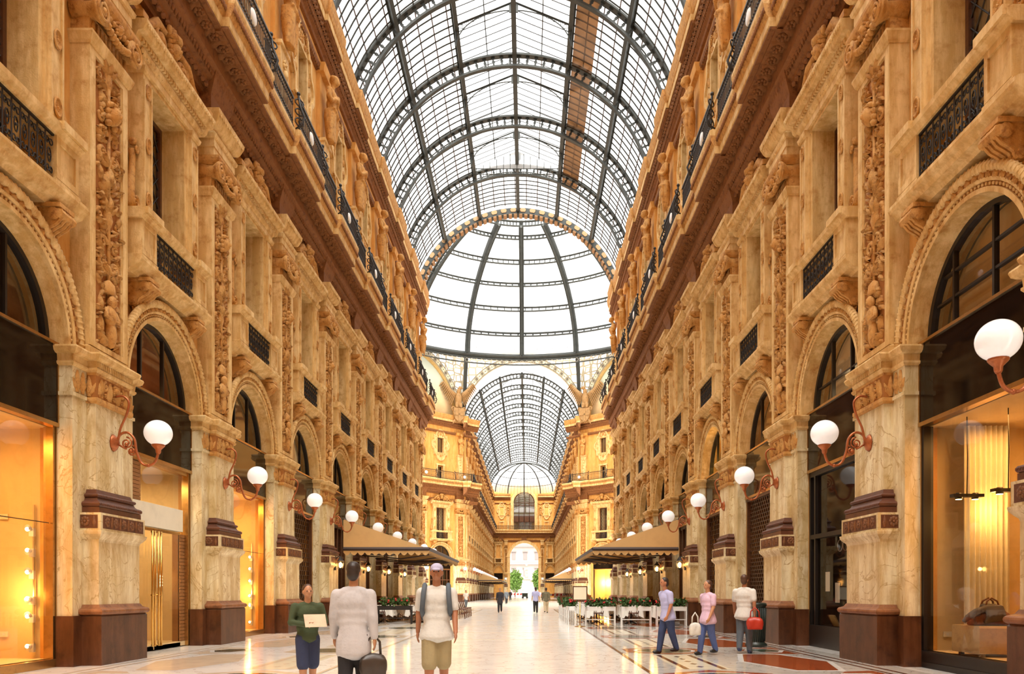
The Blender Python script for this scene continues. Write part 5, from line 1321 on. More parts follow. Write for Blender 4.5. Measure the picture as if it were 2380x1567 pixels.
for sg_, nm in ((1, 'right'), (-1, 'left')):
    red, grn, crm, brn, gry, wht = MB(), MB(), MB(), MB(), MB(), MB()
    for y0_, y1_ in ((-4, 56),):
        poly(gry, [(sg_*2.62,y0_),(sg_*6.9,y0_),(sg_*6.9,y1_),(sg_*2.62,y1_)], .0015)
        for x0_, x1_ in ((2.55,2.62),(6.25,6.31),(6.47,6.53)): poly(brn, [(sg_*x0_,y0_),(sg_*x1_,y0_),(sg_*x1_,y1_),(sg_*x0_,y1_)], .0045)
    for k in range(-1, 9):
        yb = PY(k)-B/2; yp = PY(k)
        X = lambda P: [(sg_*x, y) for x, y in P]
        poly(red, X([(2.75,yb-.5),(3.6,yb-1.05),(4.45,yb-.5),(4.45,yb+.5),(3.6,yb+1.05),(2.75,yb+.5)]), .003)
        poly(wht, X(ngon(3.6,yb,.66,.68,24)), .0045); poly(grn, X(ngon(3.6,yb,.58,.6,24)), .006)
        poly(crm, X([(3.15,yp-1.45),(4.0,yp-1.45),(4.0,yp+1.45),(3.15,yp+1.45)]), .003)
        for x_ in (3.23, 3.84): poly(brn, X([(x_,yp-1.4),(x_+.09,yp-1.4),(x_+.09,yp+1.4),(x_,yp+1.4)]), .0045)
        for i in range(5): poly(brn, X(ngon(3.575,yp-1.0+.5*i,.07,.12,4)), .0045)
        poly(wht, X([(4.5,yp),(4.95,yp-1.75),(5.75,yp-1.75),(6.2,yp),(5.75,yp+1.75),(4.95,yp+1.75)]), .003)
        poly(red, X([(4.6,yp),(5.02,yp-1.6),(5.68,yp-1.6),(6.1,yp),(5.68,yp+1.6),(5.02,yp+1.6)]), .0045)
        poly(red, X([(5.2,yb),(5.7,yb-.8),(6.2,yb-.95),(6.2,yb+.95),(5.7,yb+.8)]), .003); poly(wht, X(ngon(5.75,yb,.44,.62,6)), .0045); poly(grn, X(ngon(5.75,yb,.34,.48,6)), .006)
    for mb, n_, mt in ((gry,'grey_marble_border',GYM if sg_ > 0 else FLM),(red,'red_inlay',REDM if sg_ > 0 else PALE),(wht,'pale_inlay',FLM),(grn,'green_inlay',GRM),(crm,'cream_inlay',CRM),(brn,'brown_inlay',BRM if sg_ > 0 else PALE)):  # left border and inlays paler than the right: glare painted into their colours
        obj(n_, mb.mesh(n_, mt), FLOOR)
m = MB()
for y_ in (20.5, 24.0, 28.5, 34, 41, 49): box(m, -2.5, 2.5, y_, y_+.12, 0, .003)
for y_ in (60,66,72,78,84,90,96): box(m, -14, 14, y_, y_+.5, 0, .003)
for i in range(16): box(m, -5, 5, 100+4.4*i, 101.0+4.4*i, 0, .003)
obj('cross_bands', m.mesh('cross_bands', PALE), FLOOR)

# ================================================================== people
SKIN = mat('skin', (.50,.24,.12), .55, .1, 8); SKIN2 = mat('tanned_skin', (.42,.17,.08), .55, .1, 8); HAIR = mat('dark_hair', (.03,.018,.012), .5, .3, 20); EYE = mat('eye', (.02,.015,.012), .2, 0)
def cloth(n, c, dk=None): return mat(n, c, .85, .18, 6, .15, 40)
def limb(mb, P, R_): 
    tube(mb, P, R_, 10)
    for p, r in zip(P, R_): ell(mb, p, r, 10, 7)
def person(label, loc, face, H, top, bottom, skin=None, hair=None, stride=.09, swing=.07, lean=0.0, sleeves='short', legs='long', hem=.47, shoe=None, cap=None, fold=None, group=None, flare=0.0):
    skin = skin or SKIN; hair = hair or HAIR
    root = thing('person', label, 'person', loc, face, group)
    def sc(p): return (p[0]*H, (p[1]-lean*max(0, p[2]-.5))*H, p[2]*H)
    def E_(mb, c, r, **k): ell(mb, sc(c), tuple(q*H for q in r), 12, 8)
    def L_(mb, P, R_): limb(mb, [sc(p) for p in P], [r*H for r in R_])
    vx = .0085*H
    legp = {}
    for q, st in ((-1, -stride), (1, stride)):
        lift = .03 if st > 0.02 else 0
        legp[q] = [(q*.045,0,.51), (q*.05,st*.42-.018,.285+lift*.2), (q*.052,st,.045+lift)]
    armp = {}
    for q, st in ((-1, swing), (1, -swing)):
        armp[q] = [(q*.108,.004,.785), (q*.13,st*.35+.012,.645), (q*.14,st-.02,.505)]
    if fold:
        for q, P in fold.items(): armp[q] = P
    b = MB()
    E_(b,(0,.002,.53),(.085,.062,.07)); E_(b,(0,0,.62),(.074,.054,.09)); E_(b,(0,.004,.73),(.095,.062,.1)); L_(b,[(-.09,.004,.78),(0,.006,.805),(.09,.004,.78)],[.026,.036,.026])
    L_(b,[(0,.006,.81),(0,-.006,.89)],[.034,.029]); E_(b,(0,-.008,.938),(.042,.051,.06)); E_(b,(0,-.03,.906),(.03,.03,.028)); E_(b,(0,-.06,.926),(.0085,.012,.015)); E_(b,(0,-.052,.905),(.016,.008,.006))
    for q in (-1,1):
        E_(b,(q*.043,-.002,.93),(.007,.012,.018))
        L_(b, legp[q], [.058,.04,.024]); a = legp[q][2]; E_(b,(a[0],a[1]-.035,.022+(a[2]-.045)),(.022,.062,.02))
        L_(b, armp[q], [.027,.025,.017]); w_ = Vector(armp[q][2]); d_ = (w_-Vector(armp[q][1])).normalized()
        pc = w_+d_*.03; E_(b, tuple(pc), (.012,.022,.028))
        for i in range(4):
            f0 = w_+d_*.045+Vector((0,(i-1.5)*.0105,0)); ln = (.038,.045,.042,.033)[i]
            f1 = f0+d_*ln*.55+Vector((-q*.004,0,0)); f2 = f1+d_*ln*.4+Vector((-q*.012,0,0)); tube(b, [sc(f0),sc(f1),sc(f2)], [.0058*H,.0054*H,.0045*H], 6)
        t0 = w_+d_*.018+Vector((0,-.018,0)); tube(b, [sc(t0), sc(t0+d_*.022+Vector((0,-.014,0))), sc(t0+d_*.04+Vector((-q*.006,-.014,0)))], [.0068*H,.006*H,.005*H], 6)
    obj('body', fuse(b, 'body', skin, vx*.62, 3), root)
    e = MB()
    for q in (-1,1): E_(e,(q*.017,-.0545,.941),(.006,.004,.0045))
    obj('eyes', e.mesh('eyes', EYE), root)
    if cap:
        h = MB(); E_(h,(0,.004,.962),(.049,.058,.042)); E_(h,(0,-.062,.955),(.036,.03,.007)); obj('cap', fuse(h, 'cap', cap, vx*.7, 2), root)
        h = MB(); E_(h,(0,.022,.93),(.043,.036,.035)); obj('hair', fuse(h, 'hair', hair, vx*.7, 2), root)
    else:
        h = MB(); E_(h,(0,.01,.958),(.048,.054,.05)); E_(h,(0,.025,.925),(.042,.038,.05)); obj('hair', fuse(h, 'hair', hair, vx*.7, 2), root)
    t = MB()
    E_(t,(0,.004,.735),(.108,.076,.095)); E_(t,(0,.003,.67),(.106,.074,.09)); E_(t,(0,.002,.61),(.104,.073,.09)); L_(t,[(-.098,.004,.778),(-.05,.006,.80),(0,.006,.812),(.05,.006,.80),(.098,.004,.778)],[.038,.042,.042,.042,.038])
    z = .6
    while z > hem+.03: 
        k_ = min(1, (.6-z)/.09); E_(t,(0,.002,z-.03),(.096+.024*k_+flare*(.6-z),.076+.012*k_+flare*(.6-z),.055)); z -= .02
    for q in (-1,1):
        A_ = armp[q]
        if sleeves == 'short': L_(t,[A_[0], tuple(Vector(A_[0]).lerp(Vector(A_[1]),.72))],[.043,.039])
        else: L_(t,[A_[0],A_[1],tuple(Vector(A_[1]).lerp(Vector(A_[2]),.92))],[.043,.036,.027])
    obj('shirt' if sleeves == 'short' else 'jacket', fuse(t, 'top', top, vx*.8, 9), root)
    t = MB(); E_(t,(0,.002,.535),(.092,.07,.06))
    for q in (-1,1):
        P = legp[q]
        if legs == 'long': L_(t,P,[.066,.05,.036])
        else: L_(t,[P[0],tuple(Vector(P[1])+Vector((0,0,-.01 if legs == 'shorts' else .09)))],[.068,.058])
    obj('trousers' if legs == 'long' else 'shorts', fuse(t, 'bottom', bottom, vx*.8, 4), root)
    for q in (-1,1): 
        s = MB(); a = legp[q][2]; E_(s,(a[0],a[1]-.03,.024+(a[2]-.045)),(.029,.072,.026)); E_(s,(a[0],a[1]+.005,.035+(a[2]-.045)),(.027,.034,.035))
        obj('shoe', fuse(s, 'shoe', shoe or BF, vx*.7, 2), root)
    return root, H
def at(px, Z): return .65+(px-1225)*Z/1800
WSH = cloth('white_tee', (.70,.67,.61)); WJK = cloth('pale_jacket', (.56,.53,.53)); KHA = cloth('khaki_shorts', (.36,.28,.14)); BLT = cloth('black_trousers', (.02,.018,.02)); LAV = cloth('lavender_shirt', (.44,.44,.68))
JEAN = cloth('blue_jeans', (.03,.045,.11)); GRJ = cloth('green_jacket', (.055,.075,.03)); NAVY = cloth('navy_shorts', (.03,.04,.09)); PINK = cloth('pink_top', (.70,.48,.60)); DKC = cloth('dark_coat', (.03,.025,.03)); TAN = cloth('tan_trousers', (.58,.45,.28)); OLV = cloth('olive_jacket', (.16,.14,.08)); GCO = cloth('grey_coat', (.10,.12,.14))
WCAP = cloth('grey_violet_cap', (.50,.47,.62)); BROWNH = mat('brown_hair', (.09,.04,.02), .5, .3, 20); REDB = mat('red_leather', (.48,.035,.015), .4, .2, 8); BAGD = mat('dark_leather', (.05,.035,.025), .4, .3, 8)
def bag(label, loc, w_, d_, h_, m_, rz_=0, name='handbag'):
    root = thing(name, label, 'bag', loc, rz_); b = MB()
    for x in (-.22,.22): ell(b, (x*w_,0,h_*.38), (w_*.27,d_*.5,h_*.38), 10, 8)
    box(b, -w_*.42, w_*.42, -d_*.4, d_*.4, h_*.02, h_*.6); ell(b, (0,0,h_*.62), (w_*.36,d_*.34,h_*.16), 10, 7)
    obj('bag_body', fuse(b, 'bag_body', m_, .02, 3), root)
    hd = MB(); tube(hd, [(-w_*.25,0,h_*.7),(-w_*.22,0,h_*1.1),(0,0,h_*1.35),(w_*.22,0,h_*1.1),(w_*.25,0,h_*.7)], .014, 6); obj('handle', hd.mesh('handle', m_), root)
    return root
# two men and a woman on the left
Z = 8.0; x = at(822, Z); person('man seen from behind in a long pale jacket and black trousers', (x,Z,0), pi, 1.575, WJK, BLT, sleeves='long', hem=.40, stride=.07, swing=.04)
bag('dark leather bag carried by the man in the pale jacket', (at(868,Z-.02), Z-.03, .38), .3, .16, .34, BAGD, .3)
Z = 9.0; x = at(1015, Z); pr, H = person('man in cap, white T-shirt and khaki shorts walking towards the camera', (x,Z,0), .05, 1.60, WSH, KHA, SKIN2, sleeves='short', legs='shorts', hem=.46, stride=.06, cap=WCAP, shoe=cloth('pale_shoe', (.6,.55,.5)), flare=.12)
bp = MB()
for q in (-1,1): tube(bp, [(q*.085*H,.06*H,.80*H),(q*.085*H,-.01*H,.845*H),(q*.09*H,-.075*H,.78*H),(q*.1*H,-.07*H,.66*H),(q*.1*H,.05*H,.6*H)], .018*H, 6)
root = thing('backpack', 'grey backpack worn by the man in the white T-shirt', 'bag', (x,Z,0), .05); obj('strap', bp.mesh('strap', GCO), root)
b = MB(); ell(b, (0,.13*H,.70*H), (.09*H,.06*H,.11*H), 12, 8); obj('pack', fuse(b, 'pack', GCO, .02, 3), root)
Z = 9.6; x = at(715, Z); person('short woman in dark green jacket and navy shorts holding papers', (x,Z,0), .5, 1.36, GRJ, NAVY, SKIN, BROWNH, sleeves='long', legs='shorts', hem=.5, stride=.05, fold={-1:[(-.112,.004,.795),(-.15,-.02,.66),(-.04,-.13,.64)], 1:[(.112,.004,.795),(.15,-.02,.66),(.04,-.13,.66)]})
m = MB(); box(m, -.13, .13, -.004, .004, -.09, .09); o = obj('folded_map', m.mesh('folded_map', cloth('map_paper', (.75,.55,.38))), None, (x+.15, Z-.2, .92), .5); o.rotation_euler = (-.6, 0, .5); tag(o, 'open paper map held by the woman in green', 'map')
# group on the right
Z = 15.9; person('man in lavender shirt and dark jeans striding leftwards', (at(1552,Z),Z,0), -1.2, 1.56, LAV, JEAN, SKIN2, stride=.10, sleeves='short', hem=.46, lean=.12, flare=.1)
Z = 15.6; person('woman in pink and violet top and blue jeans walking between two others', (at(1645,Z),Z,0), -1.1, 1.50, PINK, cloth('light_jeans', (.08,.12,.30)), SKIN, BROWNH, stride=.09, sleeves='short', hem=.44, flare=.15)
bag('white shopping bag carried beside the woman in pink', (at(1613,15.5), 15.4, .40), .26, .14, .34, WSH, .2, 'shopping_bag')
Z = 15.9; person('man in white T-shirt and dark trousers beside the litter bin', (at(1730,Z),Z,0), pi-.5, 1.62, WSH, GCO, SKIN2, BROWNH, stride=.05, sleeves='short', hem=.45, shoe=NAVY, flare=.12)
bag('red shoulder bag beside the man in the white T-shirt', (at(1751,15.75), 15.65, .50), .36, .18, .34, REDB, -.2)
# walkers in the distance
for (px, py, H_, lb, tp, bt, f_, o_) in ((1162,1424,1.5,'distant walker in a black coat left of centre',DKC,BLT,0,dict(sleeves='long',hem=.38)), (1177,1404,1.5,'distant walker in a grey coat, farther back on the left',GCO,BLT,.2,dict(sleeves='long',hem=.4)),
        (1245,1425,1.56,'distant walker in violet shirt and black trousers',LAV,BLT,pi,dict(sleeves='short')), (1269,1425,1.52,'distant walker in olive jacket and tan trousers',OLV,TAN,pi,dict(sleeves='long')),
        (1254,1400,1.45,'small distant walker in a pink top',PINK,TAN,.3,dict(sleeves='short')), (1186,1396,1.5,'tiny distant figure in black near the left awning',DKC,BLT,0,dict(sleeves='long')), (1083,1385,1.4,'seated-height distant figure in white by the left cafe corner',WSH,GCO,.5,dict(sleeves='short'))):
    Z = 1.27*1800/(py-1376); 
    if px == 1083: Z = 60.0
    person(lb, (at(px,Z),Z,0), f_, H_, tp, bt, **o_)

# ================================================================== cafe furniture
def awning(label, side, ya, yb):
    s = SIDE[side][0]; root = thing('awning', label, 'awning', (0,0,0)); c = MB(); v = MB(); bar_ = MB()
    xw, xo, zt, zb, vh = s*6.75, s*3.3, 4.2, 3.0, .28
    for dz in (0, -.03): c.add([(xw,ya,zt+dz),(xw,yb,zt+dz),(xo,yb,zb+dz),(xo,ya,zb+dz)], [(0,1,2,3)])
    for y in (ya, yb): c.add([(xw,y,zt),(xo,y,zb),(xw,y,zb)], [(0,1,2)])
    def scal(a, b):
        a = Vector(a); b = Vector(b); n = max(3, int((b-a).length/.27)); vs = []; fs = []
        for i in range(n):
            for k in range(9):
                t = (i+k/8)/n; p = a.lerp(b, t); vs.append((p.x,p.y,p.z)); vs.append((p.x,p.y,p.z-.14-.12*abs(sin(pi*k/8))))
            o_ = 18*i
            for k in range(8): fs.append((o_+2*k,o_+2*k+2,o_+2*k+3,o_+2*k+1))
        v.add(vs, fs)
    scal((xw,ya,zb),(xo,ya,zb)); scal((xo,ya,zb),(xo,yb,zb)); scal((xw,yb,zb),(xo,yb,zb))
    for a, b in (((xw,ya,zb),(xo,ya,zb)),((xo,ya,zb),(xo,yb,zb)),((xw,yb,zb),(xo,yb,zb))): tube(bar_, [a,b], .075, 4, smooth=False)
    tube(bar_, [(xw,ya,zt),(xw,yb,zt)], .04, 4, smooth=False)
    for i in range(5): y = ya+.4+(yb-ya-.8)*i/4; tube(bar_, [(xw,y,zb-.1),(s*5.0,y,zb-.25),(xo,y,zb)], .03, 5)
    obj('canopy', c.mesh('canopy', AW), root); obj('scalloped_valance', v.mesh('scalloped_valance', AW), root); obj('awning_frame', bar_.mesh('awning_frame', AWD), root, label='dark awning frame')
awning('wide tan awning with scalloped edge over the left cafe', 'left', 31.2, 44.4); awning('wide tan awning with scalloped edge over the right cafe', 'right', 31.2, 42.0)
awning('small distant tan awning on the left of the far arm', 'left', 118, 152); awning('small distant tan awning on the right of the far arm', 'right', 106, 131)
def make_chair():
    seat = MB(); lathe(seat, [(.01,.43),(.19,.43),(.2,.45),(.19,.47),(.01,.475)], (0,0,0), 14)
    bk = MB(); P = [(-.17,.16,.44),(-.18,.21,.62),(-.15,.25,.78),(0,.27,.85),(.15,.25,.78),(.18,.21,.62),(.17,.16,.44)]; tube(bk, P, .017, 6)
    tube(bk, [(-.1,.18,.46),(-.11,.23,.65),(0,.25,.72),(.11,.23,.65),(.1,.18,.46)], .012, 5)
    out = [('seat', seat.mesh('seat', CHW)), ('backrest', bk.mesh('backrest', CHW))]
    for x, y in ((-.15,-.15),(.15,-.15),(-.16,.16),(.16,.16)):
        l = MB(); tube(l, [(x,y,.44),(x*1.15,y*1.2,0)], [.017,.013], 6); out.append(('leg', l.mesh('leg', CHW)))
    r = MB(); tube(r, [(.14*cos(2*pi*i/14),.14*sin(2*pi*i/14),.22) for i in range(14)], .01, 5, True); out.append(('stretcher_ring', r.mesh('stretcher_ring', CHW)))
    return out
CHAIR = make_chair()
def make_table():
    t = MB(); box(t, -.38, .38, -.38, .38, .68, .71); out = [('tabletop', t.mesh('tabletop', CHW))]
    p = MB(); lathe(p, [(.03,.02),(.03,.68)], (0,0,0), 8); 
    for i in range(4): a = pi/2*i+pi/4; tube(p, [(0,0,.12),(.28*cos(a),.28*sin(a),.02)], .02, 5)
    out.append(('pedestal_base', p.mesh('pedestal_base', IR))); return out
TABLE = make_table()
c = MB(); box(c, -.40, .40, -.40, .40, .711, .722); vs = []; fs = []; n = 48
for i in range(n):
    a = 2*pi*i/n; k = .41/max(abs(cos(a)), abs(sin(a))); x, y = k*cos(a), k*sin(a); cor_ = abs(sin(2*a)); f = 1.02+.10*sin(i*1.57)+.1*cor_
    vs += [(x,y,.722),(x*f,y*f,.45-.18*cor_-.05*sin(i*2.3))]
for i in range(n): k = (i+1) % n; fs.append((2*i,2*k,2*k+1,2*i+1))
c.add(vs, fs, True); LINEN = c.mesh('tablecloth', CLOTH)
def make_planter(mt, w_=1.12):
    f = MB(); h = w_/2
    for x in (-h+.02, h-.02): 
        for y in (-.13,.13): box(f, x-.02, x+.02, y-.02, y+.02, 0, .70)
    for y in (-.13,.13): box(f, -h, h, y-.012, y+.012, .22, .245)
    tr = MB(); box(tr, -h, h, -.14, .14, .56, .72)
    return [('stand_frame', f.mesh('stand_frame', mt)), ('trough', tr.mesh('trough', mt))]
def make_flowers(w_=1.1, seed=1):
    rn = random.Random(seed); g = MB(); r = MB(); h = w_/2
    for i in range(260):
        x = rn.uniform(-h,h); y = rn.uniform(-.17,.17); z = .72+rn.random()**.7*.26; g.M = Matrix.Translation((x,y,z)) @ Matrix.Rotation(rn.random()*6.28, 4, 'Z') @ Matrix.Rotation(rn.uniform(-1.2,1.2), 4, 'Y')
        leaf(g, 0, 0, 0, rn.random()*6.28, .12, .045, .02)
    g.M = None
    for i in range(16):
        x = rn.uniform(-h,h); y = rn.uniform(-.15,.15); z = .86+rn.random()*.14
        for k in range(5): ell(r, (x+rn.uniform(-.035,.035), y+rn.uniform(-.03,.03), z+rn.uniform(-.02,.02)), .028, 5, 4)
    return [('foliage', g.mesh('foliage', GREEN)), ('blossoms', r.mesh('blossoms', RED))]
PLW = make_planter(WH); PLB = make_planter(IR, 1.35); FLO = [make_flowers(1.1, s) for s in (1, 2, 3)]
xs = [at(1395,29), at(1478,29), at(1560,29)]
for i, x in enumerate(xs):
    place(PLW, 'planter_stand', 'white metal planter stand, %s from the left in the front row of the right cafe' % ORD[i], 'planter', (x,29,0), 0, 'white planter stands')
    place(FLO[i], 'red_flowers', 'red flowering plants in the %s white planter of the front row' % ORD[i], 'plant', (x,29,0), 0, 'red flowers in white planters')
for i in range(6):
    y = 29.9+1.5*i
    place(PLW, 'planter_stand', 'white metal planter stand, %s in the row running away beside the right cafe' % ORD[i], 'planter', (2.35,y,0), pi/2, 'white planter stands')
    place(FLO[i % 3], 'red_flowers', 'red flowers in the planter %s along the right cafe side row' % ORD[i], 'plant', (2.35,y,0), pi/2, 'red flowers in white planters')
place(PLB, 'planter_stand', 'black metal planter stand in front of the left cafe', 'planter', (at(918,30.6),30.6,0), 0); place(FLO[1], 'red_flowers', 'red flowers above the black planter of the left cafe', 'plant', (at(918,30.6),30.6,0), 0)
place(PLB, 'planter_stand', 'second black planter stand near the left cafe wall', 'planter', (at(840,30.6),30.6,0), 0); place(FLO[2], 'red_flowers', 'plants in the black planter near the left cafe wall', 'plant', (at(840,30.6),30.6,0), 0)
def setting(x, y, where, n):
    place(TABLE, 'cafe_table', 'square cafe table under a white cloth, %s in the %s cafe' % (ORD[n], where), 'table', (x,y,0), 0, 'cafe tables')
    tag(obj('tablecloth', LINEN, None, (x,y,0)), 'white draped tablecloth on the %s table of the %s cafe' % (ORD[n], where), 'tablecloth', 'white tablecloths')
    for q, w_ in ((-1, 'near'), (1, 'far')): place(CHAIR, 'bentwood_chair', 'dark bentwood chair on the %s side of the %s table, %s cafe' % (w_, ORD[n], where), 'chair', (x,y+q*.72,0), 0 if q > 0 else pi, 'bentwood chairs')
n = 0
for y in (30.6, 33.2, 36.0, 39.0):
    for x in ((3.4, 4.75, 6.0) if y < 33 else (3.4, 4.9)): setting(x, y, 'right', n); n += 1
n = 0
for y in (32.2, 35.0, 38.5, 42.0):
    for x in (-5.3, -3.9): setting(x, y, 'left', n); n += 1
for i in range(5): place(CHAIR, 'bentwood_chair', 'dark bentwood chair, %s in the row along the open edge of the left cafe' % ORD[i], 'chair', (-2.45,36.5+1.0*i,0), pi/2, 'bentwood chairs')
m = MB(); lathe(m, [(.2,.0),(.2,.02),(.03,.04),(.02,.06),(.02,.98),(.0,.98)], (0,0,0), 12); b = MB(); box(b, -.27, .27, -.03, .03, .95, 1.48); c = MB(); box(c, -.23, .23, -.035, -.031, .99, 1.44)
root = thing('menu_stand', 'menu board on a thin metal stand before the right planters', 'sign', (at(1348,28.2),28.2,0)); obj('post', m.mesh('post', BRS), root); obj('board', b.mesh('board', WD), root, ); obj('menu_sheet', c.mesh('menu_sheet', CRM), root)
m = MB(); b = MB(); box(m, -.3, .3, -.02, .02, 0, .55)
o = obj('easel_board', m.mesh('easel_board', WD), None, (at(1322,33),33,.62)); o.rotation_euler = (-.5, 0, .5); tag(o, 'tilted dark menu board beyond the planter row', 'sign')
# litter bin
m = MB(); lathe(m, [(.16,.0),(.25,.02),(.25,.06),(.2,.1),(.19,.12),(.215,.9),(.22,.93),(.24,.95),(.24,1.0),(.2,1.02),(.17,.98),(.16,.6)], (0,0,0), 28); d = MB()
for i in range(28): a = 2*pi*i/28; tube(d, [(.2*cos(a),.2*sin(a),.13),(.225*cos(a),.225*sin(a),.9)], .013, 5)
root = thing('litter_bin', 'dark green fluted metal litter bin by the right pillar', 'bin', (at(1757,18.0),18.0,0)); BIN = mat('bin_paint', (.022,.03,.022), .4, .3, 8); obj('bin_body', m.mesh('bin_body', BIN), root); obj('fluting', d.mesh('fluting', BIN), root)

# ================================================================== things in the shop windows
BULB = mat('spot_bulb', (1,.85,.5), .5, 0, emit=(1,.66,.22), estr=14)
def spot_rail(label, side, y, x):
    root = thing('spotlight_rail', label, 'light fitting', (x,y,0), rz(side)); m = MB(); box(m, -.012, .012, -.03, 0, .25, 2.75); obj('rail', m.mesh('rail', STEEL), root)
    for i, z in enumerate((.36, .86, 1.16, 1.6, 1.97, 2.32)):
        s = MB(); box(s, -.04, .04, -.09, -.03, z-.11, z+.03); lathe(s, [(.025,0),(.04,.03),(.055,.1)], (0,-.1,z), 10, True, Matrix.Rotation(pi/2+.3*((-1)**i), 4, 'X')); o = obj('spotlight', s.mesh('spotlight', WH), root)
        b = MB(); ell(b, (0,-.19,z+.0), (.035,.03,.035), 8, 6); obj('bulb', b.mesh('bulb', BULB), o)
spot_rail('vertical rail of six glowing spotlights in the first left shop window', 'left', BY(0)+1.66, -W-.42); spot_rail('vertical rail of six glowing spotlights in the third left shop window', 'left', BY(2)+1.66, -W-.42)
def socket(label, loc, r_):
    root = thing('wall_socket', label, 'socket', loc, r_); m = MB(); box(m, -.07, .07, -.015, 0, -.045, .045); obj('cover_plate', m.mesh('cover_plate', WCU), root); d = MB(); box(d, -.02, .02, -.02, -.015, -.02, .02); obj('outlet', d.mesh('outlet', WH), root)
socket('pale wall socket high in the first left shop window', (-W-.95, BY(0)+1.68, 2.55), 0); socket('pale wall socket low in the first left shop window', (-W-.95, BY(0)+1.68, .55), 0); socket('small wall socket low in the handbag shop window', (W+.15+.35, BY(0)+1.68, .55), 0)
# right window: ottoman, bag, hanging spots, curtain
root = thing('ottoman', 'square beige suede ottoman in the right shop window', 'seat', (W+.52, 12.0, .28)); OTT = mat('beige_suede', (.62,.42,.2), .9, .2, 6); m = MB()
stack(m, [(.05,.36,.72),(.07,.38,.74),(.44,.38,.74),(.47,.36,.72)], -.02, 0); o = obj('cushion_block', m.mesh('cushion_block', OTT), root, (-.36,0,0))
for x, y in ((-.28,-.28),(.28,-.28),(-.28,.28),(.28,.28)): l = MB(); box(l, x-.03, x+.03, y-.03, y+.03, 0, .06); obj('foot', l.mesh('foot', WD), root)
root = thing('travel_bag', 'brown leather travel bag with a jacket draped over it, on the ottoman', 'bag', (W+.52, 12.0, .745)); LEA = mat('brown_leather', (.20,.06,.02), .45, .3, 8); JKT = mat('grey_jacket', (.13,.10,.08), .8, .3, 9)
b = MB(); ell(b, (0,0,.13), (.33,.17,.13), 14, 9); box(b, -.29, .29, -.13, .13, .01, .16); ell(b, (0,0,.22), (.25,.1,.08), 12, 8); obj('bag_body', fuse(b, 'bag_body', LEA, .015, 3), root)
h = MB()
for y in (-.08, .08): tube(h, [(-.12,y,.24),(-.08,y*.7,.38),(0,y*.5,.43),(.08,y*.7,.38),(.12,y,.24)], .014, 6)
obj('handle', h.mesh('handle', LEA), root)
j = MB()
for i in range(6): tube(j, [(-.15+.05*i,-.15,.04+.01*i),(-.12+.045*i,-.19,.16),(-.1+.04*i,-.12,.28),(-.08+.035*i,.05,.31),(-.08+.03*i,.16,.2)], [.03,.04,.045,.04,.03], 7)
tube(j, [(-.12,-.1,.27),(-.28,-.12,.22),(-.40,-.1,.13),(-.44,-.06,.06)], [.05,.055,.05,.035], 8); obj('draped_jacket', fuse(j, 'draped_jacket', JKT, .014, 2), root, label='grey jacket draped over the bag')
for i, (x, y, z, w_) in enumerate(((W+.28, 12.2, 2.78, 'left'), (W+.62, 11.7, 2.80, 'right'))):
    root = thing('hanging_spotlight', 'black hanging spotlight bar in the handbag window, the %s of the two' % w_, 'light fitting', (x,y,z)); m = MB(); box(m, -.24, .24, -.06, .06, -.02, .03); obj('housing', m.mesh('housing', BF), root)
    c = MB(); tube(c, [(0,0,.03),(.01,0,.6),(0,0,1.25)], .008, 5); obj('cord', c.mesh('cord', BF), root)
    for q in (-1, 1):
        s = MB(); lathe(s, [(.05,-.05),(.06,0),(.04,.05)], (q*.13,0,.0), 10); sp_ = obj('spot', s.mesh('spot', BF), root); b = MB(); lathe(b, [(.045,-.052),(.045,-.056)], (q*.13,0,0), 10); obj('bulb', b.mesh('bulb', BULB), sp_)
m = MB(); vs = []; fs = []; n = 56
for i in range(n+1):
    x = W+.55+.75*i/n; y = 12.75+.05*sin(i*.95); vs += [(x,y,.3),(x,y,4.0)]
for i in range(n): fs.append((2*i,2*i+2,2*i+3,2*i+1))
m.add(vs, fs, True); tag(obj('curtain', m.mesh('curtain', WCU)), 'tall pleated pale curtain behind the travel bag', 'curtain')
# dark bookshop window
BOOKC = [cloth('book_white', (.8,.76,.66)), cloth('book_tan', (.45,.3,.12)), cloth('book_brown', (.18,.07,.03))]
for i in range(6):
    m = MB(); box(m, -.11, .11, -.015, .015, 0, .28); pg = MB(); box(pg, -.1, .105, -.012, .012, .008, .272)
    root = thing('book', '%s book propped in the dark right shop window, %s from its near end' % (('pale','tan','brown')[i % 3], ORD[i]), 'book', (W+.25+.12*(i % 2), BY(1)-1.0+.38*i, .5), 0, 'books in the dark shop window'); root.rotation_euler = (-.5, 0, pi/2+.2)
    obj('cover', m.mesh('cover', BOOKC[i % 3]), root); obj('pages', pg.mesh('pages', CLOTH), root)
for i, (y, z) in enumerate(((BY(1)+.2, 1.25), (BY(1)+.75, 1.5))): m = MB(); box(m, 0, .01, -.12, .12, -.22, .22); tag(obj('paper_notice', m.mesh('paper_notice', WSH if i == 0 else CLOTH), None, (W+.12,y,z)), '%s paper notice standing in the dark right shop window' % ('lower', 'upper')[i], 'notice')
root = thing('ring_lamp', 'chrome lamp of looping rings hanging in the dark right shop window', 'light fitting', (W+.3, BY(1)+.2, 2.3))
for i in range(3):
    t = MB(); tube(t, [(.0, -.3+.3*i+.13*cos(2*pi*s/16), .13*sin(2*pi*s/16)) for s in range(16)], .01, 5, True); obj('ring', t.mesh('ring', STEEL), root)

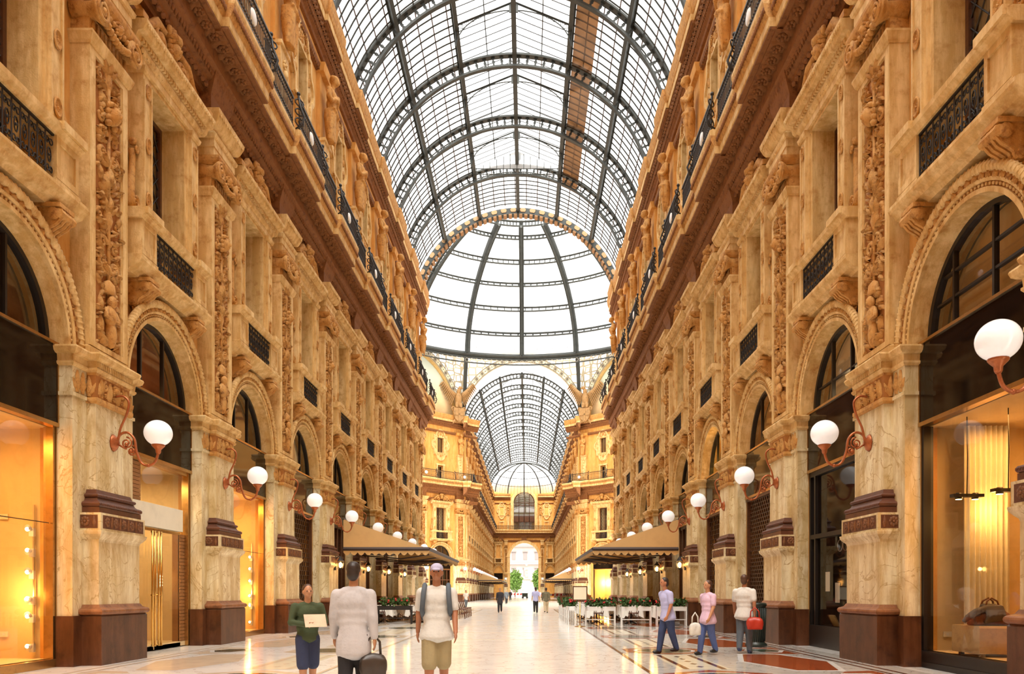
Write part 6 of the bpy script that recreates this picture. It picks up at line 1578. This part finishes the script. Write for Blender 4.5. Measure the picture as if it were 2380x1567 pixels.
# ================================================================== beyond the far arch
FAC = mat('pale_facade', (.31,.27,.245), .8, .1, .5); FWN = mat('facade_window', (.19,.16,.155), .4, .1, 2); ROOF = mat('pink_roof', (.3,.2,.17), .8, .1, 1)
root = thing('far_building', 'pale sunlit palace seen through the far passage arch', 'building', (0,262,0)); m = MB(); box(m, -30, 30, 0, 12, 0, 17); 
for z in (5.2, 10.6, 16.6): box(m, -30, 30, -.5, 0, z, z+.5)
obj('wall', m.mesh('wall', FAC), root); m = MB(); extr(m, [(0,0),(0,.1)], 0, 1); m = MB(); m.add([(-30.5,-.6,17.1),(30.5,-.6,17.1),(30.5,5,20),(-30.5,5,20)], [(0,1,2,3)]); obj('roof', m.mesh('roof', ROOF), root)
for i in range(-3, 4):
    for z in (1.4, 6.7, 12.2): m = MB(); box(m, -.65+3.9*i, .65+3.9*i, -.12, .05, z, z+2.4); box(m, -.9+3.9*i, .9+3.9*i, -.3, .02, z+2.5, z+2.75); obj('window', m.mesh('window', FWN), root)
def tree(label, x, y, h, r, seed):
    rn = random.Random(seed); root = thing('tree', label, 'tree', (x,y,0)); t = MB(); tube(t, [(0,0,0),(.05,0,h*.4),(0,0,h*.7)], [.16,.12,.06], 7); obj('trunk', t.mesh('trunk', CHW), root); c = MB()
    for i in range(900):
        a = rn.random()*6.28; u = rn.uniform(-1,1); q = rn.random()**.4; k = sqrt(1-u*u); c.M = Matrix.Translation((r*q*k*cos(a), r*q*k*sin(a), h*.62+h*.42*q*u)) @ Matrix.Rotation(rn.random()*6, 4, 'Z') @ Matrix.Rotation(rn.random()*6, 4, 'X'); leaf(c, 0, 0, 0, 0, .5, .18, .06)
    obj('crown', c.mesh('crown', mat('bright_leaf', (.075,.15,.012), .6, .5, 3) if 'bright_leaf' not in bpy.data.materials else bpy.data.materials['bright_leaf']), root)
tree('leafy green tree left of the monument beyond the passage arch', -2.4, 196, 6.6, 1.9, 1); tree('leafy green tree right of the monument beyond the passage arch', 3.9, 199, 7.0, 1.9, 2)
root = thing('monument', 'white stone statue on a tall plinth in the square beyond the arch', 'monument', (.6,210,0)); m = MB(); PAL = mat('pale_stone', (.33,.30,.27), .8, .15, 2)
stack(m, [(0,2.2,2.2),(.6,2.2,2.2),(.6,1.6,1.6),(1.6,1.5,1.5),(1.6,1.0,1.0),(4.6,.9,.9),(4.7,1.15,1.1),(5.0,1.2,1.15)], -1.2, 0); obj('plinth', m.mesh('plinth', PAL), root)
f = MB(); draped(f, Matrix.Translation((-.1,0,5.0)) @ Matrix.Rotation(-pi/2, 4, 'Z') @ Matrix.Scale(1.45, 4)); obj('figure', fuse(f, 'figure_m', PAL, .06, 2), root)
for q in (-1.5, 1.5):
    f = MB(); draped(f, Matrix.Translation((q,-1.3,.6)) @ Matrix.Rotation(-pi/2, 4, 'Z') @ Matrix.Scale(.85, 4)); obj('corner_figure', fuse(f, 'corner_figure', PAL, .05, 2), root)
def barrier(label, x, y):
    root = thing('striped_barrier', label, 'barrier', (x,y,0)); a = MB(); r = MB()
    for i in range(9):
        mb = r if i % 2 == 0 else a; x0 = -1.5+i*.333; mb.add([(x0,-.02,.6),(x0+.333,-.02,.6),(x0+.43,-.02,.95),(x0+.1,-.02,.95)], [(0,1,2,3)])
    for q in (-1.3, 1.3): box(a, q-.03, q+.03, -.2, .2, 0, .06); box(a, q-.03, q+.03, .0, .05, 0, .95)
    obj('white_board', a.mesh('white_board', WH), root); obj('red_stripes', r.mesh('red_stripes', RED), root)
barrier('red and white striped barrier left of centre at the far passage', -2.0, 163); barrier('red and white striped barrier by the right far awning', 4.9, 128)
root = thing('street_cart', 'small dark vendor cart standing in the far arm', 'cart', (at(1220,150),150,0)); m = MB(); box(m, -.55, .55, -.35, .35, .3, .95); box(m, -.62, .62, -.4, .4, .95, 1.02); obj('cart_body', m.mesh('cart_body', BIN), root)
for q in (-.4, .4): w_ = MB(); lathe(w_, [(.02,-.03),(.22,-.03),(.22,.03),(.02,.03)], (q,-.36,.22), 12, True, Matrix.Rotation(pi/2, 4, 'X')); obj('wheel', w_.mesh('wheel', IR), root)
# ================================================================== camera, sky, lamps
cam = bpy.data.cameras.new('camera'); co = bpy.data.objects.new('camera', cam); C.objects.link(co)
cam.sensor_width = 36; cam.lens = 1800/2380*36; cam.shift_x = -35/2380; cam.shift_y = (1376-783.5)/2380
cam.clip_end = 600; co.location = (.65, 0, 1.27); co.rotation_euler = (pi/2, 0, 0); S.camera = co
w = bpy.data.worlds.new('sky'); S.world = w; w.use_nodes = True
bg = w.node_tree.nodes['Background']; bg.inputs['Color'].default_value = (1,.97,.93,1); bg.inputs['Strength'].default_value = .45
def lamp(name, kind, loc, power, col, size=.3, rot=None):
    l = bpy.data.lights.new(name, kind); l.energy = power; l.color = col
    if kind == 'AREA': l.size = size
    else: l.shadow_soft_size = size
    o = bpy.data.objects.new(name, l); C.objects.link(o); o.location = loc
    if rot: o.rotation_euler = rot
    return o
WARM = (1,.5,.14)
for y in (BY(0), BY(2)): lamp('shop_light', 'AREA', (-W-.6, y, 3.95), 22, WARM, .9); lamp('rail_light', 'POINT', (-W-.5, y+1.3, 1.2), 7, WARM, .12)
lamp('shop_light', 'AREA', (-W-1.2, BY(1), 3.9), 22, (1,.7,.36), 1.2)
lamp('shop_light', 'AREA', (W+.9, BY(0)+.4, 3.95), 12, WARM, .8); lamp('curtain_spot', 'POINT', (W+.85, 12.45, 2.6), 5, WARM, .08)
lamp('fanlight_glow', 'POINT', (W+.3, BY(3), 5.7), 14, (1,.6,.12), .2); lamp('fanlight_glow', 'POINT', (W+.3, BY(2), 5.7), 2, WARM, .2); lamp('fanlight_glow', 'POINT', (W+.3, BY(1), 5.7), 2, (1,.75,.45), .2); lamp('fanlight_glow', 'POINT', (-W-.3, BY(1), 5.7), .8, WARM, .2)
lamp('shop_light', 'POINT', (10.8, 97.8, 2.4), 160, WARM, .4)
for s_ in (-1, 1):
    for j in (2, 3): lamp('grille_light', 'POINT', (s_*(W+.9), BY(j), 2.6), 5, WARM, .15)
    for k in (3, 4, 5, 6): lamp('lantern_light', 'POINT', (s_*(W-1.0), PY(k), 2.3), 4, (1,.55,.2), .08)
sl = bpy.data.lights.new('veiled_sun', 'SUN'); sl.energy = 4.2; sl.angle = radians(42); sl.color = (1,.95,.86)
so = bpy.data.objects.new('veiled_sun', sl); C.objects.link(so); so.rotation_euler = (radians(25), 0, 0)
S.view_settings.view_transform = 'Standard'; S.view_settings.look = 'None'; S.view_settings.gamma = 1; S.view_settings.use_curve_mapping = False
S.view_settings.exposure = 1.9
S.cycles.max_bounces = 7; S.cycles.diffuse_bounces = 3; S.cycles.glossy_bounces = 3; S.cycles.transparent_max_bounces = 16; S.cycles.transmission_bounces = 4
S.cycles.caustics_reflective = False; S.cycles.caustics_refractive = False
S.cycles.sample_clamp_indirect = 6
